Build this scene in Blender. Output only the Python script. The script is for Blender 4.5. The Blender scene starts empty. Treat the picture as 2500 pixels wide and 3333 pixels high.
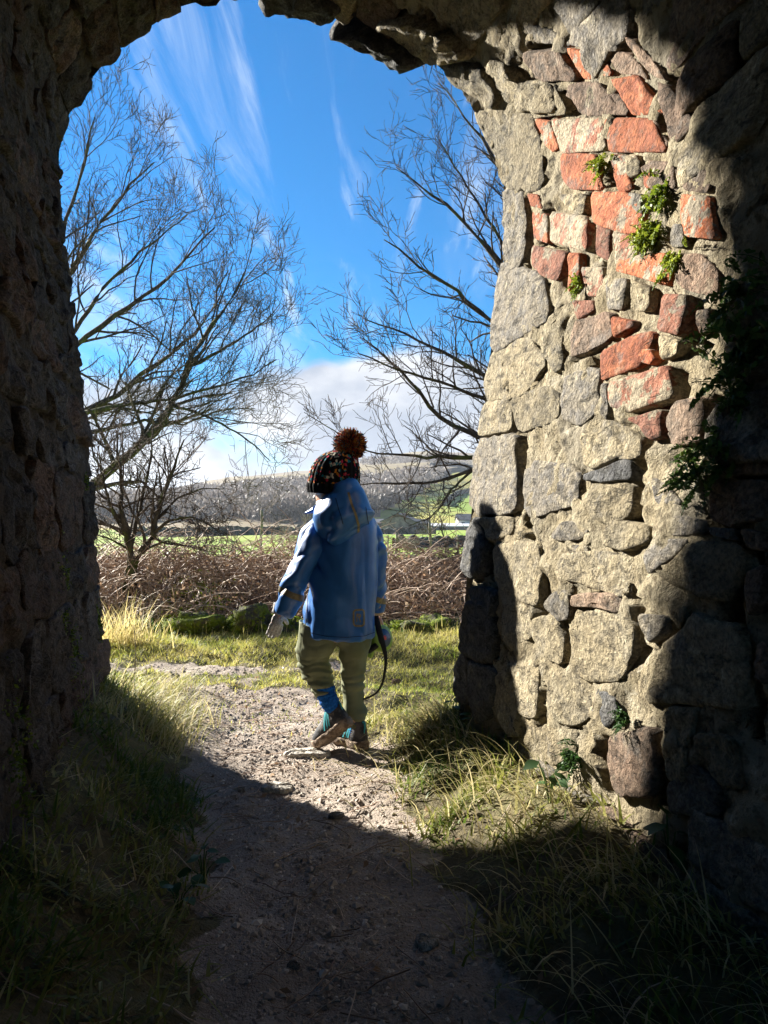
import bpy, math, random
import numpy as np
from mathutils import Vector, Matrix
from mathutils.bvhtree import BVHTree

sc = bpy.context.scene
COL = sc.collection

# ------------------------------------------------------------------ camera
F, CX, HY, CAMH = 2407.0, 1250.0, 1700.0, 0.85      # focal length in photo pixels, horizon row, eye height
cam_d = bpy.data.cameras.new('camera')
cam = bpy.data.objects.new('camera', cam_d)
COL.objects.link(cam)
cam.location = (0, 0, CAMH)
cam.rotation_euler = (math.radians(90), 0, 0)
cam_d.sensor_fit = 'VERTICAL'
cam_d.sensor_height = 36.0
cam_d.lens = F / 3333.0 * 36.0
cam_d.shift_y = (HY - 1666.5) / 3333.0
cam_d.clip_start = 0.02
cam_d.clip_end = 9000
sc.camera = cam

# ------------------------------------------------------------------ light
SUN_AZ = math.radians(-48.6)          # from +Y towards -X
SUN_EL = math.radians(26.0)
sdir = Vector((math.sin(SUN_AZ) * math.cos(SUN_EL), math.cos(SUN_AZ) * math.cos(SUN_EL), math.sin(SUN_EL)))
sun_d = bpy.data.lights.new('sun', 'SUN')
sun_d.energy = 5.0
sun_d.angle = math.radians(1.4)
sun_d.color = (1.0, 0.945, 0.84)
sun = bpy.data.objects.new('sun', sun_d)
COL.objects.link(sun)
sun.location = (-8, 8, 12)
sun.rotation_euler = sdir.to_track_quat('Z', 'Y').to_euler()

sc.view_settings.view_transform = 'Standard'
sc.view_settings.look = 'None'
sc.view_settings.exposure = 2.15
sc.view_settings.gamma = 1.0
sc.cycles.use_denoising = True
sc.cycles.max_bounces = 9
sc.cycles.diffuse_bounces = 8
sc.cycles.glossy_bounces = 2
sc.cycles.transparent_max_bounces = 6
sc.cycles.sample_clamp_indirect = 4.0
sc.cycles.caustics_reflective = False
sc.cycles.caustics_refractive = False

# ------------------------------------------------------------------ sky
world = bpy.data.worlds.new('World')
sc.world = world
world.use_nodes = True
wt = world.node_tree
wt.nodes.clear()
WN, WL = wt.nodes, wt.links
def wn(t, **kw):
    n = WN.new(t)
    for k, v in kw.items():
        setattr(n, k, v)
    return n
sky = wn('ShaderNodeTexSky', sky_type='NISHITA', sun_disc=False)
sky.sun_elevation = SUN_EL
sky.sun_rotation = SUN_AZ
sky.air_density = 1.0
sky.dust_density = 0.25
sky.ozone_density = 4.0
hsv = wn('ShaderNodeHueSaturation')
hsv.inputs['Saturation'].default_value = 1.85
hsv.inputs['Value'].default_value = 0.76
WL.new(sky.outputs[0], hsv.inputs['Color'])
tc = wn('ShaderNodeTexCoord')
sep = wn('ShaderNodeSeparateXYZ')
WL.new(tc.outputs['Generated'], sep.inputs[0])
def wmath(op, a, b=None, c=None):
    n = wn('ShaderNodeMath', operation=op)
    for i, v in enumerate((a, b, c)):
        if v is None: continue
        if hasattr(v, 'links'): WL.new(v, n.inputs[i])
        else: n.inputs[i].default_value = v
    return n.outputs[0]
def wramp(v, lo, hi):
    n = wn('ShaderNodeMapRange', interpolation_type='SMOOTHSTEP')
    WL.new(v, n.inputs['Value'])
    n.inputs['From Min'].default_value = lo
    n.inputs['From Max'].default_value = hi
    return n.outputs[0]
def wnoise(loc, rot, scale, sc_, detail, rough=0.55, dist=0.0):
    m = wn('ShaderNodeMapping')
    m.inputs['Location'].default_value = loc
    m.inputs['Rotation'].default_value = rot
    m.inputs['Scale'].default_value = scale
    WL.new(tc.outputs['Generated'], m.inputs['Vector'])
    n = wn('ShaderNodeTexNoise')
    n.inputs['Scale'].default_value = sc_
    n.inputs['Detail'].default_value = detail
    n.inputs['Roughness'].default_value = rough
    n.inputs['Distortion'].default_value = dist
    WL.new(m.outputs[0], n.inputs['Vector'])
    return n.outputs[0]
# low bank of cumulus above the hills
cum = wnoise((2.3, 0.4, 0.2), (0, 0, 0), (1, 1, 1.7), 4.2, 7, 0.52)
band = wramp(sep.outputs['Z'], 0.24, 0.165)
cum_v = wmath('ADD', cum, wmath('MULTIPLY', band, 0.42))
cum_m = wramp(cum_v, 0.68, 0.84)
# thin high cirrus streaks, laid out on a cloud plane overhead
zc = wmath('ADD', wmath('MAXIMUM', sep.outputs['Z'], 0.0), 0.06)
comb = wn('ShaderNodeCombineXYZ')
WL.new(wmath('DIVIDE', sep.outputs['X'], zc), comb.inputs[0])
WL.new(wmath('DIVIDE', sep.outputs['Y'], zc), comb.inputs[1])
def pnoise(loc, rotz, scale, sc_, detail, rough, dist):
    m = wn('ShaderNodeMapping')
    m.inputs['Location'].default_value = loc
    m.inputs['Rotation'].default_value = (0, 0, rotz)
    m.inputs['Scale'].default_value = scale
    WL.new(comb.outputs[0], m.inputs['Vector'])
    n = wn('ShaderNodeTexNoise')
    n.inputs['Scale'].default_value = sc_; n.inputs['Detail'].default_value = detail
    n.inputs['Roughness'].default_value = rough; n.inputs['Distortion'].default_value = dist
    WL.new(m.outputs[0], n.inputs['Vector'])
    return n.outputs[0]
cir = pnoise((0.75, 0.5, 0), math.radians(36), (4.2, 0.62, 1), 1.6, 8, 0.6, 0.5)
cir2 = pnoise((4.1, 2.3, 0), 0.0, (1, 1, 1), 0.9, 3, 0.5, 0.0)
cir_m = wmath('MULTIPLY', wmath('MULTIPLY', wramp(cir, 0.52, 0.76), wramp(cir2, 0.38, 0.58)), 0.75)
veil = wmath('MULTIPLY', wramp(pnoise((1.2, 0.9, 0), math.radians(-78), (1.6, 0.35, 1), 0.8, 5, 0.55, 0.3), 0.46, 0.72), wramp(sep.outputs['Z'], 0.46, 0.28))
veil = wmath('MULTIPLY', veil, 0.65)
def wmix(fac, a, b):
    n = wn('ShaderNodeMix', data_type='RGBA')
    WL.new(fac, n.inputs[0])
    for s, v in ((n.inputs[6], a), (n.inputs[7], b)):
        if isinstance(v, tuple): s.default_value = v
        else: WL.new(v, s)
    return n.outputs[2]
shade = wnoise((2.1, 0.3, 0.35), (0, 0, 0), (1, 1, 1.7), 5.5, 5, 0.5)
cloud_col = wmix(wramp(shade, 0.42, 0.62), (2.2, 2.5, 3.05, 1), (4.2, 4.3, 4.5, 1))
c1 = wmix(cir_m, hsv.outputs[0], (4.2, 4.8, 5.6, 1))
c2 = wmix(veil, c1, (3.9, 4.6, 5.6, 1))
c3 = wmix(cum_m, c2, cloud_col)
bg = wn('ShaderNodeBackground')
bg.inputs['Strength'].default_value = 0.05
WL.new(c3, bg.inputs['Color'])
wo = wn('ShaderNodeOutputWorld')
WL.new(bg.outputs[0], wo.inputs['Surface'])

# ------------------------------------------------------------------ helpers
def PX(px, py, d):
    return ((px - CX) / F * d, d, CAMH - (py - HY) / F * d)

def smooth(e0, e1, x):
    t = np.clip((np.asarray(x, float) - e0) / (e1 - e0), 0, 1)
    return t * t * (3 - 2 * t)

def _hash(ix, iy, iz, seed):
    n = (ix.astype(np.int64) * 374761393 + iy.astype(np.int64) * 668265263 + iz.astype(np.int64) * 2147483647 + seed * 1274126177) & 0xFFFFFFFF
    n = ((n ^ (n >> 13)) * 1274126177) & 0xFFFFFFFF
    n = n ^ (n >> 16)
    return (n & 0xFFFF) / 32767.5 - 1.0

def vnoise(x, y, z=0.0, seed=0):
    x, y, z = np.broadcast_arrays(np.asarray(x, float), np.asarray(y, float), np.asarray(z, float))
    xi, yi, zi = np.floor(x), np.floor(y), np.floor(z)
    fx, fy, fz = x - xi, y - yi, z - zi
    fx, fy, fz = (t * t * (3 - 2 * t) for t in (fx, fy, fz))
    r = 0
    for a in (0, 1):
        for b in (0, 1):
            for c in (0, 1):
                w = (fx if a else 1 - fx) * (fy if b else 1 - fy) * (fz if c else 1 - fz)
                r = r + w * _hash(xi + a, yi + b, zi + c, seed)
    return r

def fbm(x, y, z=0.0, seed=0, octs=4, gain=0.5):
    r, a, f = 0, 1.0, 1.0
    for i in range(octs):
        r = r + a * vnoise(np.asarray(x) * f, np.asarray(y) * f, np.asarray(z) * f, seed + i * 17)
        a *= gain
        f *= 2.03
    return r

def make_mesh(name, verts, faces, mat=None, smooth_shade=True, attr=None):
    me = bpy.data.meshes.new(name)
    verts = np.asarray(verts, np.float32).reshape(-1, 3)
    if isinstance(faces, np.ndarray):
        faces = [faces]
    if isinstance(faces, list) and len(faces) and isinstance(faces[0], np.ndarray) and faces[0].ndim == 2:
        loops = np.concatenate([f.ravel() for f in faces]).astype(np.int32)
        cnt = np.concatenate([np.full(len(f), f.shape[1], np.int32) for f in faces])
        start = np.concatenate([[0], np.cumsum(cnt)[:-1]]).astype(np.int32)
        me.vertices.add(len(verts)); me.vertices.foreach_set('co', verts.ravel())
        me.loops.add(len(loops)); me.loops.foreach_set('vertex_index', loops)
        me.polygons.add(len(cnt)); me.polygons.foreach_set('loop_start', start)
        me.polygons.foreach_set('loop_total', cnt)
    else:
        me.from_pydata(verts.tolist(), [], [list(map(int, f)) for f in faces])
    me.update(calc_edges=True)
    me.validate()
    if attr is not None:
        for k, v in attr.items():
            a = me.attributes.new(k, 'FLOAT', 'POINT')
            a.data.foreach_set('value', np.asarray(v, np.float32))
    me.polygons.foreach_set('use_smooth', np.full(len(me.polygons), smooth_shade))
    if mat: me.materials.append(mat)
    return me

def add(name, me, parent=None, label=None, cat=None, group=None, kind=None, loc=None):
    o = bpy.data.objects.new(name, me)
    COL.objects.link(o)
    if loc is not None: o.location = loc
    if parent is not None:
        o.parent = parent
        o.matrix_parent_inverse = parent_world(parent).inverted()
    if label: o['label'] = label
    if cat: o['category'] = cat
    if group: o['group'] = group
    if kind: o['kind'] = kind
    return o

def parent_world(o):
    m = Matrix.LocRotScale(o.location, o.rotation_euler, o.scale)
    if o.parent is not None:
        m = parent_world(o.parent) @ o.matrix_parent_inverse @ m
    return m

def empty(name, loc, label, cat, group=None):
    return add(name, None, None, label, cat, group, loc=loc)

def grid_faces(nr, ncol, wrap=False):
    i = np.arange(nr - 1)[:, None]
    j = np.arange(ncol if wrap else ncol - 1)[None, :]
    j2 = (j + 1) % ncol
    return np.stack([i * ncol + j, i * ncol + j2, (i + 1) * ncol + j2, (i + 1) * ncol + j], -1).reshape(-1, 4)

def tubes(P, R, sides=3):
    """P (N,K,3) polylines, R (N,K) radii -> verts, faces"""
    P = np.asarray(P, float); R = np.asarray(R, float)
    N, K, _ = P.shape
    T = np.gradient(P, axis=1)
    T /= np.linalg.norm(T, axis=2, keepdims=True) + 1e-9
    ref = np.where(np.abs(T[..., 2:3]) > 0.85, np.array([1.0, 0, 0]), np.array([0, 0, 1.0]))
    A = np.cross(T, ref); A /= np.linalg.norm(A, axis=2, keepdims=True) + 1e-9
    B = np.cross(T, A)
    an = np.arange(sides) * 2 * math.pi / sides
    V = P[:, :, None, :] + R[:, :, None, None] * (np.cos(an)[None, None, :, None] * A[:, :, None, :] + np.sin(an)[None, None, :, None] * B[:, :, None, :])
    base = grid_faces(K, sides, True)
    Fc = (base[None] + (np.arange(N) * K * sides)[:, None, None]).reshape(-1, 4)
    caps = []
    if sides >= 3:
        c0 = np.arange(sides)[::-1]
        c1 = np.arange(sides) + (K - 1) * sides
        off = (np.arange(N) * K * sides)[:, None]
        caps = [c0[None] + off, c1[None] + off]
    return V.reshape(-1, 3), [Fc] + caps

def merge(parts):
    vs, fs, o = [], {}, 0
    for v, f in parts:
        v = np.asarray(v, float).reshape(-1, 3)
        for a in (f if isinstance(f, list) else [f]):
            a = np.asarray(a)
            fs.setdefault(a.shape[1], []).append(a + o)
        vs.append(v); o += len(v)
    return np.concatenate(vs), [np.concatenate(x) for x in fs.values()]

# ------------------------------------------------------------------ materials
class NT:
    def __init__(s, name):
        s.m = bpy.data.materials.new(name)
        s.m.use_nodes = True
        s.t = s.m.node_tree
        s.t.nodes.clear()
        s.out = s.n('ShaderNodeOutputMaterial')
        s.b = s.n('ShaderNodeBsdfPrincipled')
        s.t.links.new(s.b.outputs[0], s.out.inputs['Surface'])
        s.geo = s.n('ShaderNodeNewGeometry')
        s.tc = s.n('ShaderNodeTexCoord')
        s.b.inputs['Roughness'].default_value = 0.85
        s.b.inputs['Specular IOR Level'].default_value = 0.25
    def n(s, t, **kw):
        n = s.t.nodes.new(t)
        for k, v in kw.items(): setattr(n, k, v)
        return n
    def put(s, sock, v):
        if hasattr(v, 'links'): s.t.links.new(v, sock)
        elif isinstance(v, tuple): sock.default_value = v if len(v) == 4 or len(sock.default_value) == 3 else v + (1,)
        else: sock.default_value = v
    def noise(s, scale, detail=4, rough=0.55, vec=None, stretch=None, dist=0.0, w=None):
        n = s.n('ShaderNodeTexNoise')
        n.inputs['Scale'].default_value = scale
        n.inputs['Detail'].default_value = detail
        n.inputs['Roughness'].default_value = rough
        n.inputs['Distortion'].default_value = dist
        v = vec or s.geo.outputs['Position']
        if stretch or w:
            m = s.n('ShaderNodeMapping')
            m.inputs['Scale'].default_value = stretch or (1, 1, 1)
            m.inputs['Location'].default_value = w or (0, 0, 0)
            s.t.links.new(v, m.inputs['Vector']); v = m.outputs[0]
        s.t.links.new(v, n.inputs['Vector'])
        return n.outputs[0]
    def voro(s, scale, vec=None, feature='F1', out='Distance'):
        n = s.n('ShaderNodeTexVoronoi', feature=feature)
        n.inputs['Scale'].default_value = scale
        s.t.links.new(vec or s.geo.outputs['Position'], n.inputs['Vector'])
        return n.outputs[out]
    def ramp(s, v, lo, hi, a=0.0, b=1.0):
        n = s.n('ShaderNodeMapRange', interpolation_type='SMOOTHSTEP')
        s.put(n.inputs['Value'], v)
        n.inputs['From Min'].default_value = lo; n.inputs['From Max'].default_value = hi
        n.inputs['To Min'].default_value = a; n.inputs['To Max'].default_value = b
        return n.outputs[0]
    def mix(s, f, a, b, mode='MIX'):
        n = s.n('ShaderNodeMix', data_type='RGBA', blend_type=mode)
        s.put(n.inputs[0], f); s.put(n.inputs[6], a); s.put(n.inputs[7], b)
        return n.outputs[2]
    def math(s, op, a, b=0.0):
        n = s.n('ShaderNodeMath', operation=op)
        s.put(n.inputs[0], a); s.put(n.inputs[1], b)
        return n.outputs[0]
    def attr(s, name):
        return s.n('ShaderNodeAttribute', attribute_name=name).outputs['Fac']
    def rand(s):
        return s.n('ShaderNodeObjectInfo').outputs['Random']
    def bump(s, h, strength=0.5, dist=0.01, prev=None):
        n = s.n('ShaderNodeBump')
        n.inputs['Strength'].default_value = strength
        n.inputs['Distance'].default_value = dist
        s.t.links.new(h, n.inputs['Height'])
        if prev: s.t.links.new(prev, n.inputs['Normal'])
        return n.outputs[0]
    def done(s, col, rough=None, normal=None, spec=None):
        s.put(s.b.inputs['Base Color'], col)
        if rough is not None: s.put(s.b.inputs['Roughness'], rough)
        if normal is not None: s.t.links.new(normal, s.b.inputs['Normal'])
        if spec is not None: s.put(s.b.inputs['Specular IOR Level'], spec)
        return s.m

def stone_mat(name, c1, c2, c3, patch=None, patch_lo=0.5, lich=0.5, bump=0.9, crust=0.7, lime=(0.50, 0.44, 0.31), weather=0.55):
    s = NT(name)
    rnd = s.rand()
    n1 = s.noise(6, 5, 0.6)
    n2 = s.noise(30, 6, 0.68)
    n3 = s.noise(110, 4, 0.72)
    n4 = s.noise(18, 6, 0.72, stretch=(1.0, 1.0, 2.2), dist=0.6, w=(2, 4, 1))
    c = s.mix(s.ramp(n1, 0.38, 0.62), c1, c2)
    c = s.mix(s.ramp(n2, 0.45, 0.60), c, c3)
    if patch:
        pv = s.math('ADD', s.noise(15, 6, 0.68, w=(3.1, 1.7, 0.4)), s.math('MULTIPLY', s.math('SUBTRACT', rnd, 0.5), 0.16))
        c = s.mix(s.ramp(pv, patch_lo, patch_lo + 0.03), c, patch)
    c = s.mix(s.ramp(s.noise(13, 6, 0.75, w=(5, 2, 8)), 0.57, 0.63, 0, lich), c, lime)                     # lichen and lime bloom
    c = s.mix(s.ramp(s.noise(9, 5, 0.7, w=(9, 4, 2)), 0.56, 0.66, 0, weather), c, (0.19, 0.18, 0.165))        # grey weathering
    c = s.mix(s.ramp(n4, 0.57, 0.66, 0, crust), c, (0.055, 0.05, 0.043))                                   # black pitting
    v = s.math('ADD', 0.60, s.math('MULTIPLY', rnd, 0.5))
    v = s.math('MULTIPLY', v, s.ramp(n3, 0.3, 0.7, 0.52, 1.3))
    mul = s.n('ShaderNodeVectorMath', operation='SCALE')
    s.t.links.new(c, mul.inputs[0]); s.t.links.new(v, mul.inputs['Scale'])
    hb = s.math('ADD', s.math('MULTIPLY', n2, 1.0), s.math('MULTIPLY', n3, 0.45))
    hb = s.math('SUBTRACT', hb, s.ramp(n4, 0.52, 0.68, 0, 0.7))
    return s.done(mul.outputs[0], 0.9, s.bump(hb, bump, 0.026), 0.2)

M = {}
M['buff'] = stone_mat('buff_limestone', (0.36, 0.295, 0.185), (0.30, 0.26, 0.185), (0.41, 0.345, 0.225), lich=0.75)
M['grey'] = stone_mat('grey_limestone', (0.25, 0.22, 0.175), (0.29, 0.25, 0.185), (0.19, 0.175, 0.155), lich=0.55)
M['dark'] = stone_mat('dark_limestone', (0.14, 0.14, 0.14), (0.19, 0.185, 0.175), (0.105, 0.105, 0.11), lich=0.3)
M['brown'] = stone_mat('brown_stone', (0.25, 0.165, 0.115), (0.215, 0.165, 0.125), (0.29, 0.205, 0.145), lich=0.3)
M['brick'] = stone_mat('red_brick', (0.40, 0.12, 0.05), (0.32, 0.10, 0.05), (0.44, 0.15, 0.065), patch=(0.30, 0.255, 0.19), patch_lo=0.58, lich=0.3, bump=0.55, crust=0.6)
M['brickmix'] = stone_mat('limed_red_brick', (0.32, 0.125, 0.075), (0.27, 0.115, 0.075), (0.34, 0.165, 0.11), patch=(0.34, 0.285, 0.20), patch_lo=0.49, lich=0.5, bump=0.65, crust=0.6)
M['sooty'] = stone_mat('soot_stained_stone', (0.085, 0.072, 0.06), (0.115, 0.095, 0.078), (0.06, 0.052, 0.046), lich=0.18, lime=(0.20, 0.175, 0.14), bump=1.0)  # shade of the left wall and vault painted into the stone colour
M['sootybrown'] = stone_mat('soot_stained_brown_stone', (0.125, 0.08, 0.058), (0.10, 0.078, 0.062), (0.15, 0.10, 0.075), lich=0.18, lime=(0.22, 0.18, 0.14), bump=1.0)  # brown variety with the same painted-in shade

s = NT('mortar')
n1 = s.noise(9, 6, 0.65); n2 = s.noise(46, 6, 0.72); n3 = s.noise(4.5, 3)
n4 = s.noise(20, 6, 0.72, dist=0.6, w=(1, 6, 2))
c = s.mix(s.ramp(n1, 0.35, 0.65), (0.315, 0.26, 0.165), (0.395, 0.345, 0.245))
c = s.mix(s.ramp(n2, 0.50, 0.62), c, (0.20, 0.165, 0.11))
c = s.mix(s.ramp(n3, 0.52, 0.62, 0, 0.6), c, (0.235, 0.21, 0.165))
c = s.mix(s.ramp(s.noise(14, 6, 0.7, w=(7, 1, 1)), 0.60, 0.66, 0, 0.6), c, (0.56, 0.51, 0.40))
c = s.mix(s.ramp(n4, 0.58, 0.66, 0, 0.8), c, (0.06, 0.052, 0.04))
c = s.mix(s.ramp(s.math('ADD', s.attr('soot'), s.math('MULTIPLY', s.math('SUBTRACT', n1, 0.5), 0.7)), 0.3, 0.7), c, (0.085, 0.07, 0.055))  # mortar colour darkened by mask to imitate shade on vault and left wall
b = s.bump(s.math('SUBTRACT', s.math('ADD', n1, s.math('MULTIPLY', n2, 0.7)), s.ramp(n4, 0.52, 0.68, 0, 0.6)), 1.0, 0.035)
M['mortar'] = s.done(c, 0.95, b, 0.15)

s = NT('trodden_earth_and_soil')
n1 = s.noise(3.2, 5); n2 = s.noise(30, 6, 0.65); n3 = s.noise(120, 3, 0.7)
vo = s.voro(55)
c = s.mix(s.ramp(n1, 0.38, 0.62), (0.285, 0.235, 0.195), (0.385, 0.325, 0.27))
c = s.mix(s.ramp(s.noise(1.6, 5, 0.6, w=(3, 1, 0)), 0.50, 0.60, 0, 0.55), c, (0.24, 0.195, 0.158))
c = s.mix(s.ramp(n2, 0.52, 0.70), c, (0.22, 0.17, 0.135))
c = s.mix(s.ramp(vo, 0.12, 0.05, 0, 0.55), c, (0.47, 0.40, 0.33))
c = s.mix(s.ramp(n3, 0.58, 0.72, 0, 0.6), c, (0.48, 0.40, 0.33))
d = s.mix(s.ramp(s.noise(5, 5), 0.4, 0.62), (0.085, 0.07, 0.04), (0.12, 0.11, 0.05))
d = s.mix(s.ramp(n2, 0.5, 0.65), d, (0.16, 0.13, 0.07))
tm = s.math('ADD', s.attr('trod'), s.math('MULTIPLY', s.math('SUBTRACT', n2, 0.5), 1.1))
c = s.mix(s.ramp(tm, 0.35, 0.65), d, c)
hb = s.math('ADD', s.math('ADD', n2, s.math('MULTIPLY', n3, 0.4)), s.ramp(vo, 0.22, 0.0, 0, 0.5))
M['path'] = s.done(c, 0.92, s.bump(hb, 0.8, 0.02), 0.2)
s = NT('soil')
n1 = s.noise(5, 5); n2 = s.noise(35, 5, 0.65)
c = s.mix(s.ramp(n1, 0.4, 0.62), (0.075, 0.065, 0.035), (0.11, 0.105, 0.045))
c = s.mix(s.ramp(n2, 0.5, 0.65), c, (0.15, 0.12, 0.06))
M['soil'] = s.done(c, 0.95, s.bump(n2, 0.8, 0.02), 0.1)

def grass_mat(name, c0, c1, c2, trans=0.35):
    s = NT(name)
    t = s.attr('tone')
    c = s.mix(s.ramp(t, 0.0, 0.5), c0, c1)
    c = s.mix(s.ramp(t, 0.5, 1.0), c, c2)
    s.done(c, 0.55, None, 0.3)
    tr = s.n('ShaderNodeBsdfTranslucent')
    s.t.links.new(c, tr.inputs['Color'])
    mx = s.n('ShaderNodeMixShader'); mx.inputs[0].default_value = trans
    s.t.links.new(s.b.outputs[0], mx.inputs[1]); s.t.links.new(tr.outputs[0], mx.inputs[2])
    s.t.links.new(mx.outputs[0], s.out.inputs['Surface'])
    return s.m
M['grass'] = grass_mat('grass_blade', (0.075, 0.125, 0.02), (0.25, 0.255, 0.06), (0.54, 0.46, 0.25), 0.4)
M['turf'] = grass_mat('turf_blade', (0.20, 0.27, 0.04), (0.44, 0.41, 0.10), (0.60, 0.50, 0.23), 0.5)
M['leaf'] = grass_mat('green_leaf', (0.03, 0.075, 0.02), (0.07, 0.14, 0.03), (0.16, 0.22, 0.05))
M['moss'] = grass_mat('moss', (0.06, 0.10, 0.012), (0.18, 0.24, 0.02), (0.32, 0.36, 0.04), 0.35)
M['bramble'] = grass_mat('bramble_stem', (0.17, 0.11, 0.08), (0.40, 0.28, 0.205), (0.60, 0.48, 0.37), 0.2)
M['deadleaf'] = grass_mat('dead_leaf', (0.14, 0.085, 0.05), (0.27, 0.175, 0.11), (0.40, 0.30, 0.21), 0.4)

def bark_mat(name, c1, c2, green=0.0):
    s = NT(name)
    n = s.noise(22, 5, 0.6, stretch=(1, 1, 0.35))
    c = s.mix(s.ramp(n, 0.4, 0.62), c1, c2)
    if green: c = s.mix(s.ramp(s.noise(5, 4), 0.50, 0.62, 0, green), c, (0.12, 0.16, 0.03))
    return s.done(c, 0.9, s.bump(n, 0.6, 0.02), 0.15)
M['bark'] = bark_mat('dark_bark', (0.05, 0.042, 0.034), (0.10, 0.085, 0.065), 0.5)
M['twig'] = bark_mat('twig_bark', (0.07, 0.056, 0.045), (0.13, 0.105, 0.085))
M['palebark'] = bark_mat('pale_bark', (0.25, 0.21, 0.16), (0.36, 0.31, 0.24))

def plain(name, col, rough=0.6, spec=0.3, nscale=None, namp=0.3, bump=0.0):
    s = NT(name)
    c = col
    nrm = None
    if nscale:
        n = s.noise(nscale, 4, 0.6)
        c = s.mix(s.ramp(n, 0.35, 0.65), tuple(x * (1 - namp) for x in col), tuple(min(1, x * (1 + namp)) for x in col))
        if bump: nrm = s.bump(n, bump, 0.01)
    return s.done(c, rough, nrm, spec)
# ------------------------------------------------------------------ terrain
K = 0.25                                    # the passage runs off to the left as it leaves the camera
def edge_d(X): return 2.643 - 0.351 * X     # plane of the arch opening
PC_D = [-9, 0.6, 1.25, 1.57, 2.05, 2.7, 3.2, 3.41, 3.65, 3.9]
PC_X = [0.9, 0.02, -0.06, -0.12, -0.20, -0.37, -0.58, -0.63, -0.74, -0.85]
PC_W = [0.28, 0.28, 0.28, 0.285, 0.30, 0.37, 0.36, 0.36, 0.37, 0.38]
def path_mask(X, Y):
    X, Y = np.asarray(X, float), np.asarray(Y, float)
    c, w = np.interp(Y, PC_D, PC_X), np.interp(Y, PC_D, PC_W)
    nz = fbm(X * 7, Y * 7, 0, 5, 3) * 0.06
    a = smooth(w + 0.05, w - 0.03, np.abs(X - c) + nz) * smooth(3.95, 3.7, Y + nz * 3)
    tr = smooth(0.15, 0.07, np.abs(Y - 4.17 + 0.035 * X) + nz * 1.0 + 0.09 * smooth(-0.9, -0.4, X) * (1 + fbm(X * 3, 7.0, 0, 61, 2)))
    return np.maximum(a, tr)
def ground_h(X, Y):
    X, Y = np.asarray(X, float), np.asarray(Y, float)
    c, w = np.interp(Y, PC_D, PC_X), np.interp(Y, PC_D, PC_W)
    xr = 0.265 + K * (2.55 - Y); xl = -1.035 + K * (2.55 - Y)
    fade = 1 - smooth(-0.15, 0.75, Y - edge_d(X))
    br = smooth(0, 1, (X - (c + w - 0.03)) / np.maximum(xr - (c + w) + 0.03, 0.08)) * 0.19
    bl = smooth(0, 1, ((c - w + 0.03) - X) / np.maximum((c - w) - xl + 0.03, 0.08)) * 0.20
    z = (br + bl) * fade
    # mound of turf, then the bramble bank, then the drop to the fields
    mound = smooth(4.35, 5.0, Y) * 0.035 * (1 - smooth(5.15, 5.5, Y)) * smooth(-2.4, -1.2, X)
    bank = smooth(5.35, 7.0, Y) * 0.42
    z = z + mound + bank + smooth(3.2, 4.2, Y) * 0.015
    z = z - smooth(7.2, 34, Y) * 2.1
    amp = 0.012 + 0.02 * (1 - path_mask(X, Y)) * smooth(0, 1, Y)
    z = z + fbm(X * 3, Y * 3, 0, 3, 3) * amp + fbm(X * 14, Y * 14, 0, 9, 3) * 0.008 + np.abs(fbm(X * 6, Y * 6, 0, 15, 2)) * 0.008
    return z

def mono(*segs):
    out = [np.array([segs[0][0]])]
    for a, b, n in segs:
        out.append(np.linspace(a, b, n + 1)[1:])
    return np.concatenate(out)
xs = mono((-60, -9, 4), (-9, -2.2, 40), (-2.2, 1.4, 150), (1.4, 9, 44), (9, 60, 4))
ys = mono((-60, -9, 8), (-9, 0.6, 16), (0.6, 5.6, 210), (5.6, 8.4, 36))
GX, GY = np.meshgrid(xs, ys)
GZ = ground_h(GX, GY)
gv = np.stack([GX, GY, GZ], -1).reshape(-1, 3)
gf = grid_faces(len(ys), len(xs))
fc = gv[gf].mean(1)
pm = path_mask(fc[:, 0], fc[:, 1]) > 0.5
pmv = path_mask(gv[:, 0], gv[:, 1])
add('path', make_mesh('path', gv, gf[pm], M['path'], attr={'trod': pmv}), kind='structure')
add('ground', make_mesh('ground', gv, gf[~pm], M['path'], attr={'trod': pmv}), kind='structure')

# far country: valley field, hill with moor, pasture
RID_PX = [-2500, -800, 250, 400, 560, 660, 740, 900, 1000, 1200, 1300, 1400, 1500, 1560, 2200, 4000]
RID_PY = [1640, 1640, 1618, 1604, 1590, 1572, 1553, 1541, 1531, 1499, 1489, 1481, 1490, 1500, 1560, 1600]
def far_h(X, Y):
    t = X / Y
    rz = (HY - np.interp(t * F + CX, RID_PX, RID_PY)) / F * 950 + CAMH + 1.6
    s = np.clip((Y - 230) / 720, 0, 1)
    up = s ** 1.1 * (1 - 0.08 * np.sin(s * 9.5 + t * 6)) * 1.07
    z = ground_h(X, np.minimum(Y, 34)) * (Y < 34) + (Y >= 34) * (-1.62)
    z = z + rz * np.where(Y < 950, up, 1 - 0.35 * smooth(950, 3000, Y))
    und = smooth(40, 120, Y)
    return z + und * (fbm(X / 45, Y / 60, 0, 21, 3) * 0.5) + smooth(250, 500, Y) * fbm(X / 60, Y / 60, 0, 31, 4) * 2.2
fy = 8.4 * (3600 / 8.4) ** np.linspace(0, 1, 230)
ft = np.linspace(-1.25, 1.25, 260)
FT, FY = np.meshgrid(ft, fy)
FX = FT * FY
FX = np.where(FY < 8.5, np.clip(FX, -9, 9), FX)
FZ = far_h(FX, FY)
FZ[0] = ground_h(FX[0], FY[0])
fv = np.stack([FX, FY, FZ], -1).reshape(-1, 3)
ff = grid_faces(*FX.shape)
fcn = fv[ff].mean(1)
fpx = fcn[:, 0] / fcn[:, 1] * F + CX
fpy = HY - (fcn[:, 2] - CAMH) / fcn[:, 1] * F
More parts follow.
